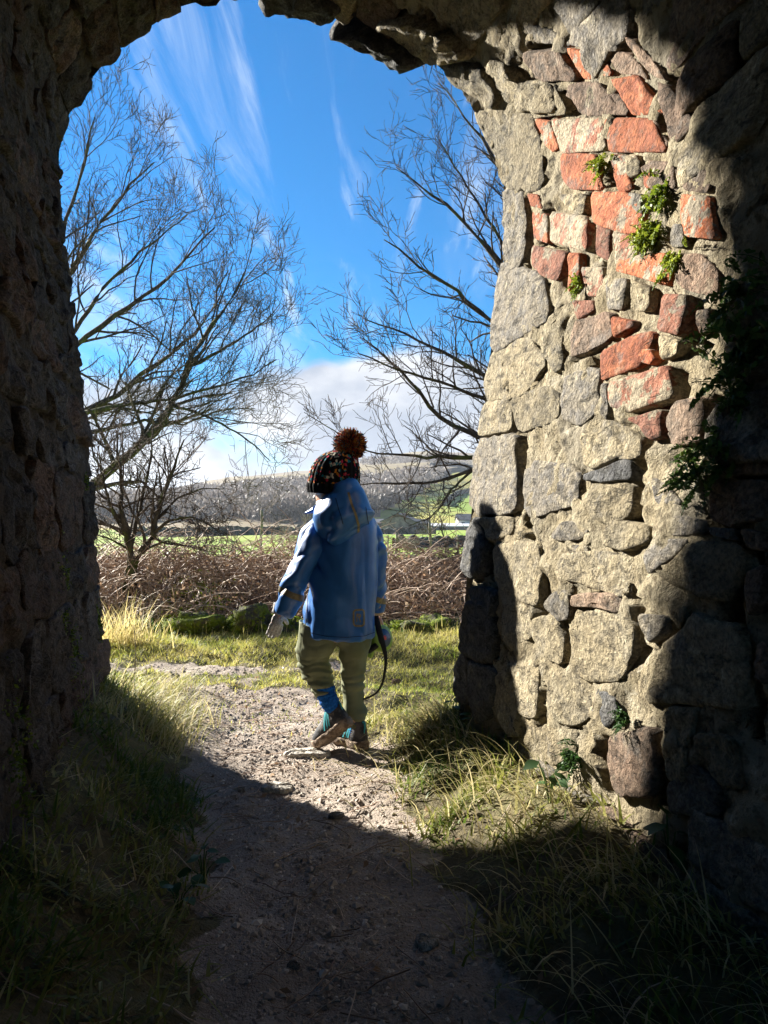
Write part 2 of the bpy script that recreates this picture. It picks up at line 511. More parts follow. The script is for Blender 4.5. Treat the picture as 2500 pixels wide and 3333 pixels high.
fyv = fcn[:, 1]
# pasture climbs the right-hand slope under the wood
pas_top = np.interp(fpx, [1180, 1250, 1340, 1420, 1480, 1600, 2300], [1720, 1660, 1620, 1570, 1540, 1525, 1520])
isfield = fyv < 236
ispas = (~isfield) & (fpy > pas_top) & (fyv < 900)
s = NT('field_grass')
n1 = s.noise(0.05, 4); n2 = s.noise(0.9, 5, 0.6)
c = s.mix(s.ramp(n1, 0.36, 0.62), (0.15, 0.255, 0.025), (0.23, 0.27, 0.05))
c = s.mix(s.ramp(n2, 0.5, 0.7, 0, 0.5), c, (0.17, 0.20, 0.05))
M['field'] = s.done(c, 0.9, None, 0.1)
s = NT('pasture_grass')
n1 = s.noise(0.012, 3); n2 = s.noise(0.09, 5, 0.6)
c = s.mix(s.ramp(n1, 0.42, 0.56), (0.18, 0.26, 0.035), (0.35, 0.30, 0.08))
c = s.mix(s.ramp(n2, 0.5, 0.7, 0, 0.4), c, (0.20, 0.19, 0.07))
M['pasture'] = s.done(c, 0.9, None, 0.1)
s = NT('moorland')
n1 = s.noise(0.01, 5, 0.6); n2 = s.noise(0.06, 5, 0.65)
c = s.mix(s.ramp(n1, 0.40, 0.60), (0.15, 0.118, 0.083), (0.19, 0.155, 0.085))
c = s.mix(s.ramp(n2, 0.48, 0.66, 0, 0.7), c, (0.105, 0.08, 0.066))
M['moor'] = s.done(c, 0.95, None, 0.1)
add('field', make_mesh('field', fv, ff[isfield], M['field']), kind='structure')
add('pasture', make_mesh('pasture', fv, ff[ispas], M['pasture']), kind='structure')
add('hill', make_mesh('hill', fv, ff[~isfield & ~ispas], M['moor']), kind='structure')
def far_z(x, y): return float(far_h(np.array([x]), np.array([y]))[0])
def far_at(px, py_lo, d):         # point on the far terrain in the direction of a pixel column
    x = (px - CX) / F * d
    return x, d, far_z(x, d)

# ------------------------------------------------------------------ arch profile (right foot -> crown -> left foot)
SIL = [(1478, 2620), (1486, 2450), (1490, 2280), (1502, 2130), (1514, 1900), (1522, 1750), (1533, 1640), (1547, 1550), (1562, 1400),
       (1577, 1290), (1592, 1150), (1611, 1000), (1631, 900), (1645, 760), (1641, 640), (1622, 540), (1592, 450), (1552, 370),
       (1492, 290), (1420, 215), (1310, 140), (1190, 75), (1060, 28), (920, -5), (800, -14), (690, 2), (565, 32), (480, 90),
       (400, 152), (330, 222), (270, 300), (218, 390), (192, 480), (196, 620), (212, 850), (246, 1100), (268, 1240),
       (288, 1500), (299, 1650), (311, 1800), (324, 2000), (338, 2100), (350, 2250), (356, 2450), (360, 2700)]
prof = []
for px, py in SIL:
    q = (px - CX) / F
    d = 2.643 / (1 + 0.351 * q)
    prof.append((q * d - K * (2.55 - d), CAMH - (py - HY) / F * d))
prof = np.array(prof)
# dense smooth resample
seg = np.concatenate([[0], np.cumsum(np.linalg.norm(np.diff(prof, axis=0), axis=1))])
NP_ = 700
pl = np.linspace(0, seg[-1], NP_)
px_, pz_ = np.interp(pl, seg, prof[:, 0]), np.interp(pl, seg, prof[:, 1])
ker = np.hanning(23); ker /= ker.sum()
def sm(a): return np.convolve(np.pad(a, 11, mode='reflect', reflect_type='odd'), ker, 'valid')
px_, pz_ = sm(px_), sm(pz_)
PL = seg[-1]
tx_, tz_ = np.gradient(px_), np.gradient(pz_)
tl_ = np.hypot(tx_, tz_); nx_, nz_ = -tz_ / tl_, tx_ / tl_
def surf(p, d, h=0.0):
    p = np.asarray(p, float); d = np.asarray(d, float)
    X = np.interp(p, pl, px_) + K * (2.55 - d)
    Z = np.interp(p, pl, pz_)
    return np.stack([X + np.interp(p, pl, nx_) * h, d + 0 * X, Z + np.interp(p, pl, nz_) * h], -1)
def edge_of(p):          # depth of the opening edge at profile length p
    x = np.interp(p, pl, px_)
    return (2.643 - 0.351 * (x + K * 2.55)) / (1 - 0.351 * K)
ICROWN = int(np.argmax(pz_)); PCROWN = pl[ICROWN]
def pix_pd(px, py, lo=0, hi=NP_):
    q, r = (px - CX) / F, (HY - py) / F
    d = (px_[lo:hi] + K * 2.55) / (q + K)
    f = pz_[lo:hi] - (CAMH + r * d)
    ok = d > 0.2
    for i in range(len(f) - 1):
        if ok[i] and ok[i + 1] and f[i] * f[i + 1] <= 0:
            a = f[i] / (f[i] - f[i + 1] + 1e-12)
            p = pl[lo + i] + a * (pl[lo + i + 1] - pl[lo + i])
            dd = d[i] + a * (d[i + 1] - d[i])
            return p, min(dd, float(edge_of(p)) + 0.07)
    return None
def to_pix(P):
    P = np.asarray(P)
    return CX + P[..., 0] / P[..., 1] * F, HY - (P[..., 2] - CAMH) / P[..., 1] * F

# traced stones of the sunlit wall: (zoom frame, kind, outline)
ZA, ZB = (1400, 300, 1.508), (1400, 1400, 1.508)
T = [
 (ZA,'buff',[(228,110),(490,120),(520,200),(560,470),(362,466),(325,330),(265,200)]),
 (ZA,'grey',[(362,485),(455,500),(470,640),(455,850),(368,825),(362,640)]),
 (ZA,'grey',[(350,835),(545,905),(575,1060),(555,1120),(298,1280),(322,1000)]),
 (ZA,'buff',[(296,1295),(450,1205),(500,1235),(560,1330),(480,1455),(395,1500),(270,1508),(280,1400)]),
 (ZA,'buff',[(266,1520),(385,1518),(410,1650),(236,1690),(250,1600)]),
 (ZB,'grey',[(232,60),(415,30),(425,200),(428,392),(235,412),(196,330),(210,150)]),
 (ZA,'brick',[(515,135),(588,150),(632,268),(600,288),(560,230)]),
 (ZA,'brickmix',[(595,142),(835,128),(865,280),(645,296)]),
 (ZA,'brick',[(848,128),(1085,132),(1165,288),(882,290)]),
 (ZA,'brick',[(642,305),(800,308),(845,475),(700,472),(655,430)]),
 (ZA,'brown',[(655,5),(915,5),(985,108),(800,112)]),
 (ZA,'brick',[(930,5),(1085,5),(1148,98),(1000,112)]),
 (ZA,'brick',[(892,312),(950,312),(998,468),(930,488)]),
 (ZA,'buff',[(960,305),(1036,332),(1036,398),(985,420)]),
 (ZA,'brick',[(1048,372),(1090,362),(1118,468),(1060,468)]),
 (ZA,'brick',[(484,500),(530,502),(558,572),(502,558)]),
 (ZA,'brick',[(795,495),(955,495),(1036,562),(1026,688),(940,686),(804,636)]),
 (ZA,'grey',[(968,492),(1040,502),(1048,596),(1002,575)]),
 (ZA,'brick',[(503,594),(572,602),(576,740),(512,712)]),
 (ZA,'brickmix',[(598,590),(750,608),(785,642),(778,780),(598,732)]),
 (ZA,'buff',[(632,502),(765,502),(758,600),(690,586)]),
 (ZA,'brickmix',[(828,646),(890,684),(886,826),(822,798)]),
 (ZA,'brickmix',[(908,686),(1036,722),(1026,782),(920,870)]),
 (ZA,'brickmix',[(502,756),(632,778),(662,794),(628,922),(560,902),(502,848)]),
 (ZA,'brick',[(692,795),(738,795),(738,898),(684,980)]),
 (ZA,'brickmix',[(752,864),(845,862),(845,995),(772,996)]),
 (ZA,'brick',[(924,876),(930,832),(1050,795),(1165,795),(1176,926),(1150,945)]),
 (ZA,'brown',[(1208,795),(1330,800),(1396,880),(1396,1004),(1222,958)]),
 (ZA,'grey',[(1192,642),(1248,652),(1256,756),(1192,758)]),
 (ZA,'buff',[(1072,584),(1158,592),(1176,716),(1082,698)]),
 (ZA,'grey',[(872,914),(966,922),(956,1064),(868,1056)]),
 (ZA,'buff',[(992,924),(1086,962),(1076,1074),(1002,1066)]),
 (ZA,'brickmix',[(1152,994),(1266,1002),(1266,1056),(1226,1188),(1122,1166)]),
 (ZA,'brickmix',[(702,1024),(796,1024),(806,1066),(722,1114)]),
 (ZA,'brown',[(712,1134),(866,1080),(884,1094),(884,1210),(694,1302),(688,1200)]),
 (ZA,'brick',[(908,1104),(996,1124),(1006,1150),(912,1204)]),
 (ZA,'brick',[(844,1274),(1000,1195),(1078,1180),(1086,1222),(1036,1344),(844,1412)]),
 (ZA,'brickmix',[(894,1430),(1060,1376),(1160,1346),(1184,1494),(972,1568),(894,1534)]),
 (ZA,'brick',[(1034,1258),(1088,1264),(1116,1310),(1088,1336),(1052,1328)]),
 (ZA,'buff',[(1114,1186),(1236,1224),(1216,1286),(1132,1316)]),
 (ZA,'brown',[(1300,1074),(1386,1064),(1396,1158),(1330,1196)]),
 (ZA,'brickmix',[(984,1604),(1136,1556),(1146,1686),(1090,1706),(1052,1650)]),
 (ZA,'brown',[(1194,1524),(1326,1496),(1364,1560),(1336,1676),(1220,1704),(1164,1640)]),
 (ZA,'buff',[(574,1186),(648,1186),(656,1350),(602,1366),(564,1290)]),
 (ZA,'grey',[(650,1412),(740,1356),(820,1366),(824,1536),(758,1632),(644,1596)]),
 (ZA,'buff',[(405,1506),(560,1446),(634,1484),(626,1604),(432,1672)]),
 (ZA,'buff',[(734,1664),(870,1606),(956,1652),(1024,1704),(1024,1796),(744,1796)]),
 (ZA,'grey',[(844,1436),(876,1436),(876,1604),(848,1586)]),
 (ZA,'brown',[(1056,336),(1188,346),(1226,476),(1116,458)]),
 (ZB,'grey',[(458,204),(530,154),(698,176),(724,242),(720,354),(522,420),(474,386)]),
 (ZB,'buff',[(744,24),(876,4),(984,112),(772,196)]),
 (ZB,'dark',[(774,214),(984,136),(992,238),(860,256),(778,248)]),
 (ZB,'buff',[(778,274),(984,264),(1000,400),(900,476),(784,416)]),
 (ZB,'grey',[(598,520),(642,454),(738,446),(776,500),(728,540),(622,540)]),
 (ZB,'grey',[(1114,444),(1230,420),(1344,446),(1338,506),(1220,520),(1124,506)]),
 (ZB,'grey',[(1100,236),(1160,256),(1246,366),(1114,366)]),
 (ZB,'buff',[(884,436),(1076,466),(1084,556),(950,594),(854,556)]),
 (ZB,'buff',[(304,566),(450,546),(540,566),(540,844),(500,862),(344,756)]),
 (ZB,'buff',[(644,616),(820,596),(976,626),(994,680),(954,822),(780,764),(620,716)]),
 (ZB,'grey',[(692,564),(768,568),(776,602),(702,598)]),
 (ZB,'grey',[(554,850),(602,796),(658,786),(684,842),(674,924),(620,934),(584,896)]),
 (ZB,'brown',[(724,806),(898,796),(954,868),(930,904),(850,874),(706,866)]),
 (ZB,'buff',[(694,956),(792,886),(956,916),(1004,982),(994,1100),(946,1222),(830,1232),(696,1184)]),
 (ZB,'grey',[(1029,904),(1164,914),(1146,1006),(1090,1044),(1044,978)]),
 (ZB,'buff',[(1284,926),(1496,966),(1552,1150),(1514,1362),(1200,1334),(1076,1324),(1086,1194),(1174,1054)]),  # buff rather than grey: missing light put into the stone colour
 (ZB,'grey',[(1114,536),(1274,536),(1176,640),(1086,712),(1056,622)]),
 (ZB,'buff',[(1294,546),(1534,566),(1552,700),(1446,842),(1280,794),(1112,722),(1204,644)]),  # buff as well, its shade lightened through the colour
 (ZB,'buff',[(514,934),(600,906),(646,1000),(646,1144),(560,1114),(494,1000)]),
 (ZB,'buff',[(444,1126),(526,1144),(526,1394),(480,1404),(404,1366),(396,1204)]),
 (ZB,'buff',[(574,1194),(700,1196),(794,1292),(766,1414),(700,1444),(574,1416),(584,1290)]),
 (ZB,'dark',[(824,1276),(900,1306),(924,1400),(880,1462),(806,1398)]),
 (ZB,'brown',[(874,1506),(1076,1466),(1104,1600),(1104,1794),(900,1784),(866,1620)]),
 (ZB,'buff',[(1156,1376),(1316,1376),(1286,1500),(1246,1730),(1156,1696)]),  # paler buff colour makes up for the shade on this stone
 (ZB,'buff',[(1316,1496),(1476,1506),(1524,1640),(1524,1752),(1420,1734),(1306,1600)]),  # same here, colour lightened against the shade
 (ZB,'brown',[(1376,266),(1640,240),(1632,436),(1470,464),(1386,436)]),
 (ZB,'brown',[(1446,66),(1640,66),(1640,214),(1446,224)]),
 (ZB,'brown',[(1534,486),(1646,506),(1636,594),(1574,584)]),
 (ZB,'dark',[(1366,476),(1496,486),(1514,544),(1386,514)]),
 (ZB,'brown',[(1156,6),(1326,6),(1334,56),(1204,74)]),
 (ZB,'dark',[(186,530),(212,442),(245,446),(282,600),(262,698),(210,728),(176,690)]),
 (ZB,'dark',[(206,768),(300,774),(328,804),(318,926),(212,830)]),
 (ZB,'dark',[(156,1000),(192,852),(290,844),(328,960),(318,1106),(280,1146),(150,1090)]),
 (ZB,'dark',[(124,1160),(160,1102),(193,1112),(188,1336),(145,1330)]),
 (ZB,'dark',[(200,1134),(300,1154),(328,1202),(318,1348),(250,1434),(208,1348)]),
 (ZB,'buff',[(244,434),(398,424),(414,500),(302,556)]),
 (ZB,'buff',[(354,786),(480,882),(494,1000),(400,1086),(362,1000)]),
 (ZB,'buff',[(334,1222),(388,1154),(396,1400),(436,1496),(370,1486),(322,1400)]),
 (ZB,'buff',[(564,1474),(716,1474),(698,1596),(600,1644),(524,1560)]),
 (ZB,'grey',[(1160,1750),(1300,1640),(1420,1770),(1400,1900),(1180,1880)]),
 (ZB,'brown',[(1550,700),(1650,660),(1650,860),(1570,900)]),
 (ZB,'brown',[(1590,1060),(1652,1040),(1652,1240),(1600,1230)]),
]
ZC = (1000, 0, 1.106)
T += [
 (ZC,'brick',[(1098,292),(1190,272),(1278,400),(1172,410)]), (ZC,'brown',[(1062,434),(1238,424),(1298,538),(1112,544)]),
 (ZC,'brown',[(925,312),(1056,294),(1136,410),(992,414)]), (ZC,'brown',[(1205,594),(1326,594),(1338,696),(1234,680)]),
 (ZC,'brown',[(1348,600),(1440,610),(1450,690),(1352,684)]), (ZC,'brick',[(1352,704),(1450,710),(1462,856),(1356,846)]),
 (ZC,'grey',[(784,86),(936,132),(944,164),(806,152)]), (ZC,'brown',[(776,194),(906,184),(978,288),(836,290)]),
 (ZC,'brick',[(932,178),(1052,196),(1100,268),(1000,286)]), (ZC,'brown',[(1070,180),(1170,200),(1230,290),(1200,268),(1116,262)]),
 (ZC,'buff',[(700,300),(880,296),(930,410),(800,420),(740,330)]), (ZC,'brown',[(1255,300),(1330,330),(1390,450),(1310,520),(1292,410)]),
 (ZC,'grey',[(1320,540),(1400,480),(1450,590),(1350,590)]), (ZC,'brickmix',[(1096,560),(1190,560),(1200,600),(1130,640)]),
 (ZC,'grey',[(960,90),(1060,110),(1130,180),(1040,180),(950,160)]), (ZC,'brown',[(1140,130),(1210,160),(1300,290),(1240,270)]),
]
# open joints: dark cracks of the photograph, as (frame, points, half width in photo px)
CR = [
 (ZA,[(470,535),(478,640),(468,860)],11), (ZA,[(798,650),(800,790)],10), (ZA,[(660,790),(655,930)],13), (ZA,[(548,930),(570,1010),(560,1110)],11),
 (ZA,[(770,490),(765,600)],12), (ZA,[(1050,540),(1048,640)],9), (ZA,[(700,1308),(820,1265)],8), (ZA,[(878,1440),(880,1610)],7),
 (ZA,[(970,1575),(1195,1512)],8), (ZA,[(400,1420),(405,1500)],13), (ZA,[(640,30),(720,110)],14), (ZA,[(920,10),(985,110)],12),
 (ZA,[(1260,1060),(1240,1200),(1300,1260)],24), (ZA,[(895,1110),(895,1210)],7), (ZA,[(580,600),(590,745)],6), (ZA,[(500,745),(670,770)],6),
 (ZA,[(420,1640),(430,1810)],10), (ZA,[(870,1660),(900,1690)],12), (ZA,[(1190,1380),(1210,1500)],16), (ZA,[(870,400),(890,480)],12),
 (ZB,[(440,10),(445,200),(442,400)],11), (ZB,[(740,200),(735,350)],9), (ZB,[(1045,20),(1040,120),(1005,240),(1010,400)],17), (ZB,[(240,412),(380,410)],5),
 (ZB,[(285,570),(272,690),(240,735)],15), (ZB,[(310,800),(315,930)],12), (ZB,[(330,1000),(320,1110)],9), (ZB,[(170,1100),(300,1152)],7),
 (ZB,[(194,1120),(197,1330)],8), (ZB,[(553,1240),(556,1335)],9), (ZB,[(549,1375),(547,1430),(525,1448)],10), (ZB,[(534,1130),(530,1400)],4),
 (ZB,[(635,950),(640,1000),(655,1060),(655,1140)],9), (ZB,[(430,910),(440,970)],8), (ZB,[(690,790),(698,870)],10), (ZB,[(990,780),(995,840)],14),
 (ZB,[(780,772),(910,808)],6), (ZB,[(950,600),(1080,595)],6), (ZB,[(1110,522),(1420,520)],7), (ZB,[(1010,900),(1020,1040)],11),
 (ZB,[(1270,920),(1200,1020),(1160,1060)],7), (ZB,[(1090,1460),(1115,1600),(1120,1800)],15), (ZB,[(1190,640),(1110,710)],6), (ZB,[(800,1440),(850,1560),(850,1760)],18),
 (ZB,[(1380,250),(1655,225)],9), (ZB,[(1360,400),(1390,470),(1520,550)],14), (ZB,[(1200,1350),(1340,1350)],8), (ZB,[(1560,560),(1580,700)],9),
 (ZB,[(1550,1280),(1570,1480)],14), (ZB,[(1430,1650),(1500,1740)],12), (ZB,[(400,1490),(440,1500)],6), (ZB,[(900,600),(905,612)],8),
]
def zf(fr, x, y): return fr[0] + x / fr[2], fr[1] + y / fr[2]
RIGHT_HI = ICROWN + 30
cracks = []
for fr, pts, hw in CR:
    w = []
    for x, y in pts:
        r = pix_pd(*zf(fr, x, y), 0, RIGHT_HI)
        if r: w.append(r)
    if len(w) > 1:
        cracks.append((np.array(w), hw / F * w[0][1] * 0.75))
def crack_depth(p, d):
    out = np.zeros(np.shape(p))
    for w, hw in cracks:
        for a, b in zip(w[:-1], w[1:]):
            ab = b - a; L = (ab ** 2).sum() + 1e-9
            t = np.clip(((p - a[0]) * ab[0] + (d - a[1]) * ab[1]) / L, 0, 1)
            # across the joint the wall is seen foreshortened along the passage
            dd = np.hypot(p - a[0] - t * ab[0], (d - a[1] - t * ab[1]) * 0.45)
            out = np.maximum(out, smooth(hw * 1.15, hw * 0.45, dd))
    return out

# ------------------------------------------------------------------ the arch
arch = empty('stone_arch', (0.3, 2.6, 0), 'weathered stone and red brick arch passage framing the view', 'arch')
# mortar core
pgrid = np.concatenate([np.linspace(0, PCROWN, 300), np.linspace(PCROWN, PL, 190)[1:]])
tt = np.concatenate([np.linspace(0, 0.66, 165), np.linspace(0.66, 1, 16)[1:] ** 1.0])
PG, TG = np.meshgrid(pgrid, tt, indexing='ij')
ED = edge_of(PG) - 0.012
rag = fbm(PG * 9, 0.3, 0, 71, 3) * 0.022
DG = np.where(TG < 0.66, ED + rag * (1 - TG / 0.66) ** 4 - TG / 0.66 * 2.2, ED - 2.2 - (TG - 0.66) / 0.34 * 2.9)
HG = -0.007 + 0.012 * fbm(PG * 9, DG * 9, 0, 41, 4) + 0.008 * fbm(PG * 34, DG * 34, 0, 47, 3)
right = PG < PCROWN * 1.05
CD = np.where(right & (TG < 0.62), crack_depth(PG, DG), 0)
HG = np.clip(HG, -0.016, 0.008) - 0.055 * CD
pit = smooth(0.72, 0.95, fbm(PG * 11 + 5, DG * 11, 0, 53, 3)) * 0.05
HG = HG - pit
CV = surf(PG, DG, HG).reshape(-1, 3)
CF = grid_faces(*PG.shape)
shade_tint = smooth(PCROWN * 0.80, PCROWN * 0.98, PG)  # painted shade: rises towards the crown, full over the left wall
core = add('mortar_core', make_mesh('mortar_core', CV, CF, M['mortar'], attr={'soot': shade_tint.ravel()}), arch)
# face of the wall around the opening (seen only from outside)
eo = surf(pgrid, ED[:, 0], 0) + [0, 0.0, 0]
cxm = eo[:, 0].mean()
big = eo.copy()
ang = np.arctan2(eo[:, 2] - 1.2, eo[:, 0] - cxm)
rr = 5.5 / np.maximum(np.abs(np.cos(ang)), np.abs(np.sin(ang)) * 1.5 + 1e-3)
big[:, 0] = cxm + np.cos(ang) * rr; big[:, 2] = 1.2 + np.sin(ang) * rr
big[:, 1] = edge_d(big[:, 0])
sv = np.concatenate([eo, big, big + [0, -0.5, 0]])
n = len(eo)
add('face_wall', make_mesh('face_wall', sv, grid_faces(3, n), M['grey'], False), arch)
# rear face of the bridge, behind the viewer: unseen end, left open and near to let fill light in
be = CV.reshape(PG.shape + (3,))[:, -1]
bb_ = be.copy(); bb_[:, 0] += (big[:, 0] - eo[:, 0]); bb_[:, 2] = big[:, 2]
add('rear_wall', make_mesh('rear_wall', np.concatenate([be, bb_]), grid_faces(2, n), M['grey'], False), arch)

rng = np.random.default_rng(7)
def resample(poly, m, cut=0.14):
    poly = np.asarray(poly, float)
    q = []
    nn = len(poly)
    for i in range(nn):                      # cut the corners a little
        a, b = poly[i], poly[(i + 1) % nn]
        q += [a * (1 - cut) + b * cut, a * cut + b * (1 - cut)]
    q = np.array(q)
    s_ = np.concatenate([[0], np.cumsum(np.linalg.norm(np.diff(np.vstack([q, q[:1]]), axis=0), axis=1))])
    u = np.linspace(0, s_[-1], m, endpoint=False)
    qq = np.vstack([q, q[:1]])
    return np.stack([np.interp(u, s_, qq[:, 0]), np.interp(u, s_, qq[:, 1])], -1)
SC = [0.0, 0.2, 0.4, 0.58, 0.74, 0.87, 0.96, 1.0]
def add_stone(poly, mat, proud=0.012, rough=0.012, back=-0.06, m=34, name='stone', tilt=0.02, grow=1.0, jit=0.055, cut=0.14):
    poly = np.asarray(poly, float)
    ring = resample(poly, m, cut)
    c = ring.mean(0)
    ring = c + (ring - c) * grow
    sd = int(rng.integers(1, 9999))
    ring = c + (ring - c) * (1 + jit * fbm(ring[:, 0] * 28, ring[:, 1] * 28, sd * 0.37, sd, 3)[:, None])
    size = np.sqrt(np.abs(ring - c).max(0).prod())
    tl = rng.normal(0, tilt, 2)
    V = []
    for sc_ in SC[1:]:
        pt = c + (ring - c) * sc_
        h = proud * (1 - 0.8 * smooth(0.90, 1.0, sc_) ** 1.5) + (pt - c) @ tl
        h = h + rough * (np.abs(fbm(pt[:, 0] * 11, pt[:, 1] * 11, sd * 0.11, sd, 3)) * 1.5 - 0.6 + fbm(pt[:, 0] * 45, pt[:, 1] * 45, sd * 0.11, sd + 3, 2) * 0.4)
        V.append(surf(pt[:, 0], pt[:, 1], h))
    pt = c + (ring - c) * 1.0
    V.append(surf(pt[:, 0], pt[:, 1], back * 0.35))
    V.append(surf(pt[:, 0], pt[:, 1], back))
    V = np.concatenate(V)
    cen = surf(c[0], c[1], proud + rough * 0.3)
    V = np.concatenate([V, cen[None]])
    nr = len(SC) + 1
    fq = grid_faces(nr, m, True)
    ft_ = np.array([[len(V) - 1, (j + 1) % m, j] for j in range(m)])
    me = make_mesh(name, V - cen, [fq[:, ::-1], ft_[:, ::-1]], M[mat])
    return add(name, me, arch, loc=Vector(cen.tolist()))

traced_px = []
for fr, kind, pts in T:
    w = []
    src = [zf(fr, x, y) for x, y in pts]
    for x, y in src:
        r = pix_pd(x, y, 0, RIGHT_HI)
        if r: w.append(r)
    if len(w) < 4: continue
    traced_px.append(np.array(src))
    isb = kind.startswith('brick')
    edge = min(x for x, _ in src) < 1560 and kind == 'dark'
    add_stone(w, kind, proud=rng.uniform(0.002, 0.009) + (0.010 if edge else 0), rough=0.004 if isb else 0.0065, tilt=0.012, grow=1.08, jit=0.02 if isb else 0.06, cut=0.07 if isb else 0.14, back=-0.16 if edge else -0.06,
              name='brick' if isb else 'stone')
# hanging voussoirs at the crown of the opening
for pts, kind, pr in (
    ([(832,-25),(845,38),(980,48),(1082,74),(1120,20),(1000,-40)], 'dark', 0.03),
    ([(1084,78),(1094,106),(1250,200),(1328,250),(1388,206),(1320,150),(1200,92)], 'dark', 0.055),
    ([(1210,70),(1330,135),(1420,205),(1560,190),(1500,120),(1330,55)], 'buff', 0.035),
    ([(1425,215),(1500,290),(1620,370),(1640,300),(1560,210)], 'buff', 0.018),
    ([(1600,180),(1720,270),(1800,270),(1830,370),(1680,365),(1590,260)], 'buff', 0.014)):
    w = [pix_pd(x, y, 0, RIGHT_HI + 60) for x, y in pts]
    w = [a for a in w if a]
    if len(w) >= 4:
        add_stone(w, kind, pr, 0.016, -0.14, 40)
        traced_px.append(np.array(pts, float))

def in_poly(x, y, poly):
    r = False
    j = len(poly) - 1
    for i in range(len(poly)):
        xi, yi = poly[i]; xj, yj = poly[j]
        if (yi > y) != (yj > y) and x < (xj - xi) * (y - yi) / (yj - yi + 1e-9) + xi: r = not r
        j = i
    return r
HULL = [(1480,2600),(1480,1700),(1540,1300),(1610,700),(1540,360),(1380,200),(1080,60),(1250,60),(1640,60),(1830,60),(2080,130),(2240,330),(2330,600),(2380,900),(2440,1440),(2480,2000),(2460,2650),(2000,2650)]
# the rest of the lining: coursed stones round the vault and down the dark left wall
p = 0.02
ci = 0
while p < PL - 0.1:
    hgt = rng.uniform(0.115, 0.175) if p < PCROWN * 1.45 else rng.uniform(0.10, 0.27)
    ed = float(edge_of(p + hgt / 2))
    d = ed + rng.uniform(-0.01, 0.03)
    dmin = 1.05 if p > PCROWN else 0.95
    while d > dmin:
        ln = rng.uniform(0.17, 0.38) if p < PCROWN * 1.4 else rng.uniform(0.16, 0.6)
        gap = rng.uniform(0.008, 0.02)
        a, b = d - ln + gap, d
        cp, cd = p + hgt / 2, (a + b) / 2
        P3 = surf(cp, cd)
        X, Y = to_pix(P3)
        if -150 < X < 2650 and -350 < Y < 3200 and not in_poly(X, Y, HULL):
            jm = 2.2 if p > PCROWN * 1.3 else 1.0
            j = lambda s_: rng.uniform(-s_, s_) * jm
            g2 = rng.uniform(0.006, 0.013)
            shear = 0.12 * (p - PCROWN) if 0.6 * PCROWN < p < 1.4 * PCROWN else 0
            poly = [(p + g2 + j(.012), a + j(.02)), (p + g2 + j(.012), (a + b) / 2), (p + g2 + j(.012), b + j(.015)),
                    (p + hgt - g2 + j(.012), b + j(.02)), (p + hgt - g2 + j(.012), (a + b) / 2), (p + hgt - g2 + j(.012), a + j(.02))]
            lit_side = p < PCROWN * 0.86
            mat_ = rng.choice(['grey', 'buff', 'brown', 'brick', 'sooty', 'sootybrown'], p=[.44, .26, .30, .0, .0, .0] if lit_side else [.0, 0, .0, .0, .64, .36])  # past the lit side only the stones with painted shade
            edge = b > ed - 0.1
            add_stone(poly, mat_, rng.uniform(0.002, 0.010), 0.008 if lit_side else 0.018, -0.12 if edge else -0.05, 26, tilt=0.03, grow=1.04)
        d -= ln
    p += hgt
    ci += 1
# ------------------------------------------------------------------ grass
def blades(base, h, w, az, lean, curl, tone, segs=3):
    """curved tapering strips; all arrays of length N"""
    N = len(base)
    t = np.linspace(0, 1, segs + 1)
    dirv = np.stack([np.cos(az), np.sin(az), np.zeros(N)], -1)
    side = np.stack([-np.sin(az), np.cos(az), np.zeros(N)], -1)
    ang = lean[:, None] + curl[:, None] * t[None] ** 1.3
    dz = np.cos(ang); dx = np.sin(ang)
    step = h[:, None] / segs
    X = np.concatenate([np.zeros((N, 1)), np.cumsum((dx[:, 1:] + dx[:, :-1]) / 2 * step, 1)], 1)
    Z = np.concatenate([np.zeros((N, 1)), np.cumsum((dz[:, 1:] + dz[:, :-1]) / 2 * step, 1)], 1)
    C = base[:, None] + X[..., None] * dirv[:, None] + Z[..., None] * np.array([0, 0, 1.0])
    tw = rng.uniform(-1, 1, N)
    sv_ = side + dirv * tw[:, None]; sv_ /= np.linalg.norm(sv_, axis=1, keepdims=True)
    wd = w[:, None] * (1 - t[None] ** 1.5 * 0.92) * 0.5
    V = np.stack([C - sv_[:, None] * wd[..., None], C + sv_[:, None] * wd[..., None]], 2)
    k = segs + 1
    b = np.array([[2 * i, 2 * i + 1, 2 * i + 3, 2 * i + 2] for i in range(segs)])
    Fc = (b[None] + (np.arange(N) * 2 * k)[:, None, None]).reshape(-1, 4)
    return V.reshape(-1, 3), Fc, np.repeat(tone, 2 * k)
def stuff_mesh(name, parts, mat, label, cat, kind='stuff', parent=None):
    vs = np.concatenate([p[0] for p in parts]); o = 0; fs = []; tn = []
    for v, f, t in parts:
        fs.append(f + o); o += len(v); tn.append(t)
    return add(name, make_mesh(name, vs, np.concatenate(fs), mat, True, {'tone': np.concatenate(tn)}), parent, label, cat, kind=kind)
def scatter(n, x0, x1, y0, y1, keep):
    X = rng.uniform(x0, x1, n); Y = rng.uniform(y0, y1, n)
    k = rng.uniform(0, 1, n) < keep(X, Y)
    return X[k], Y[k]
def wall_x(Y): return -1.035 + K * (2.55 - Y), 0.265 + K * (2.55 - Y)
def with_z(X, Y, dz=-0.004): return np.stack([X, Y, ground_h(X, Y) + dz], -1)

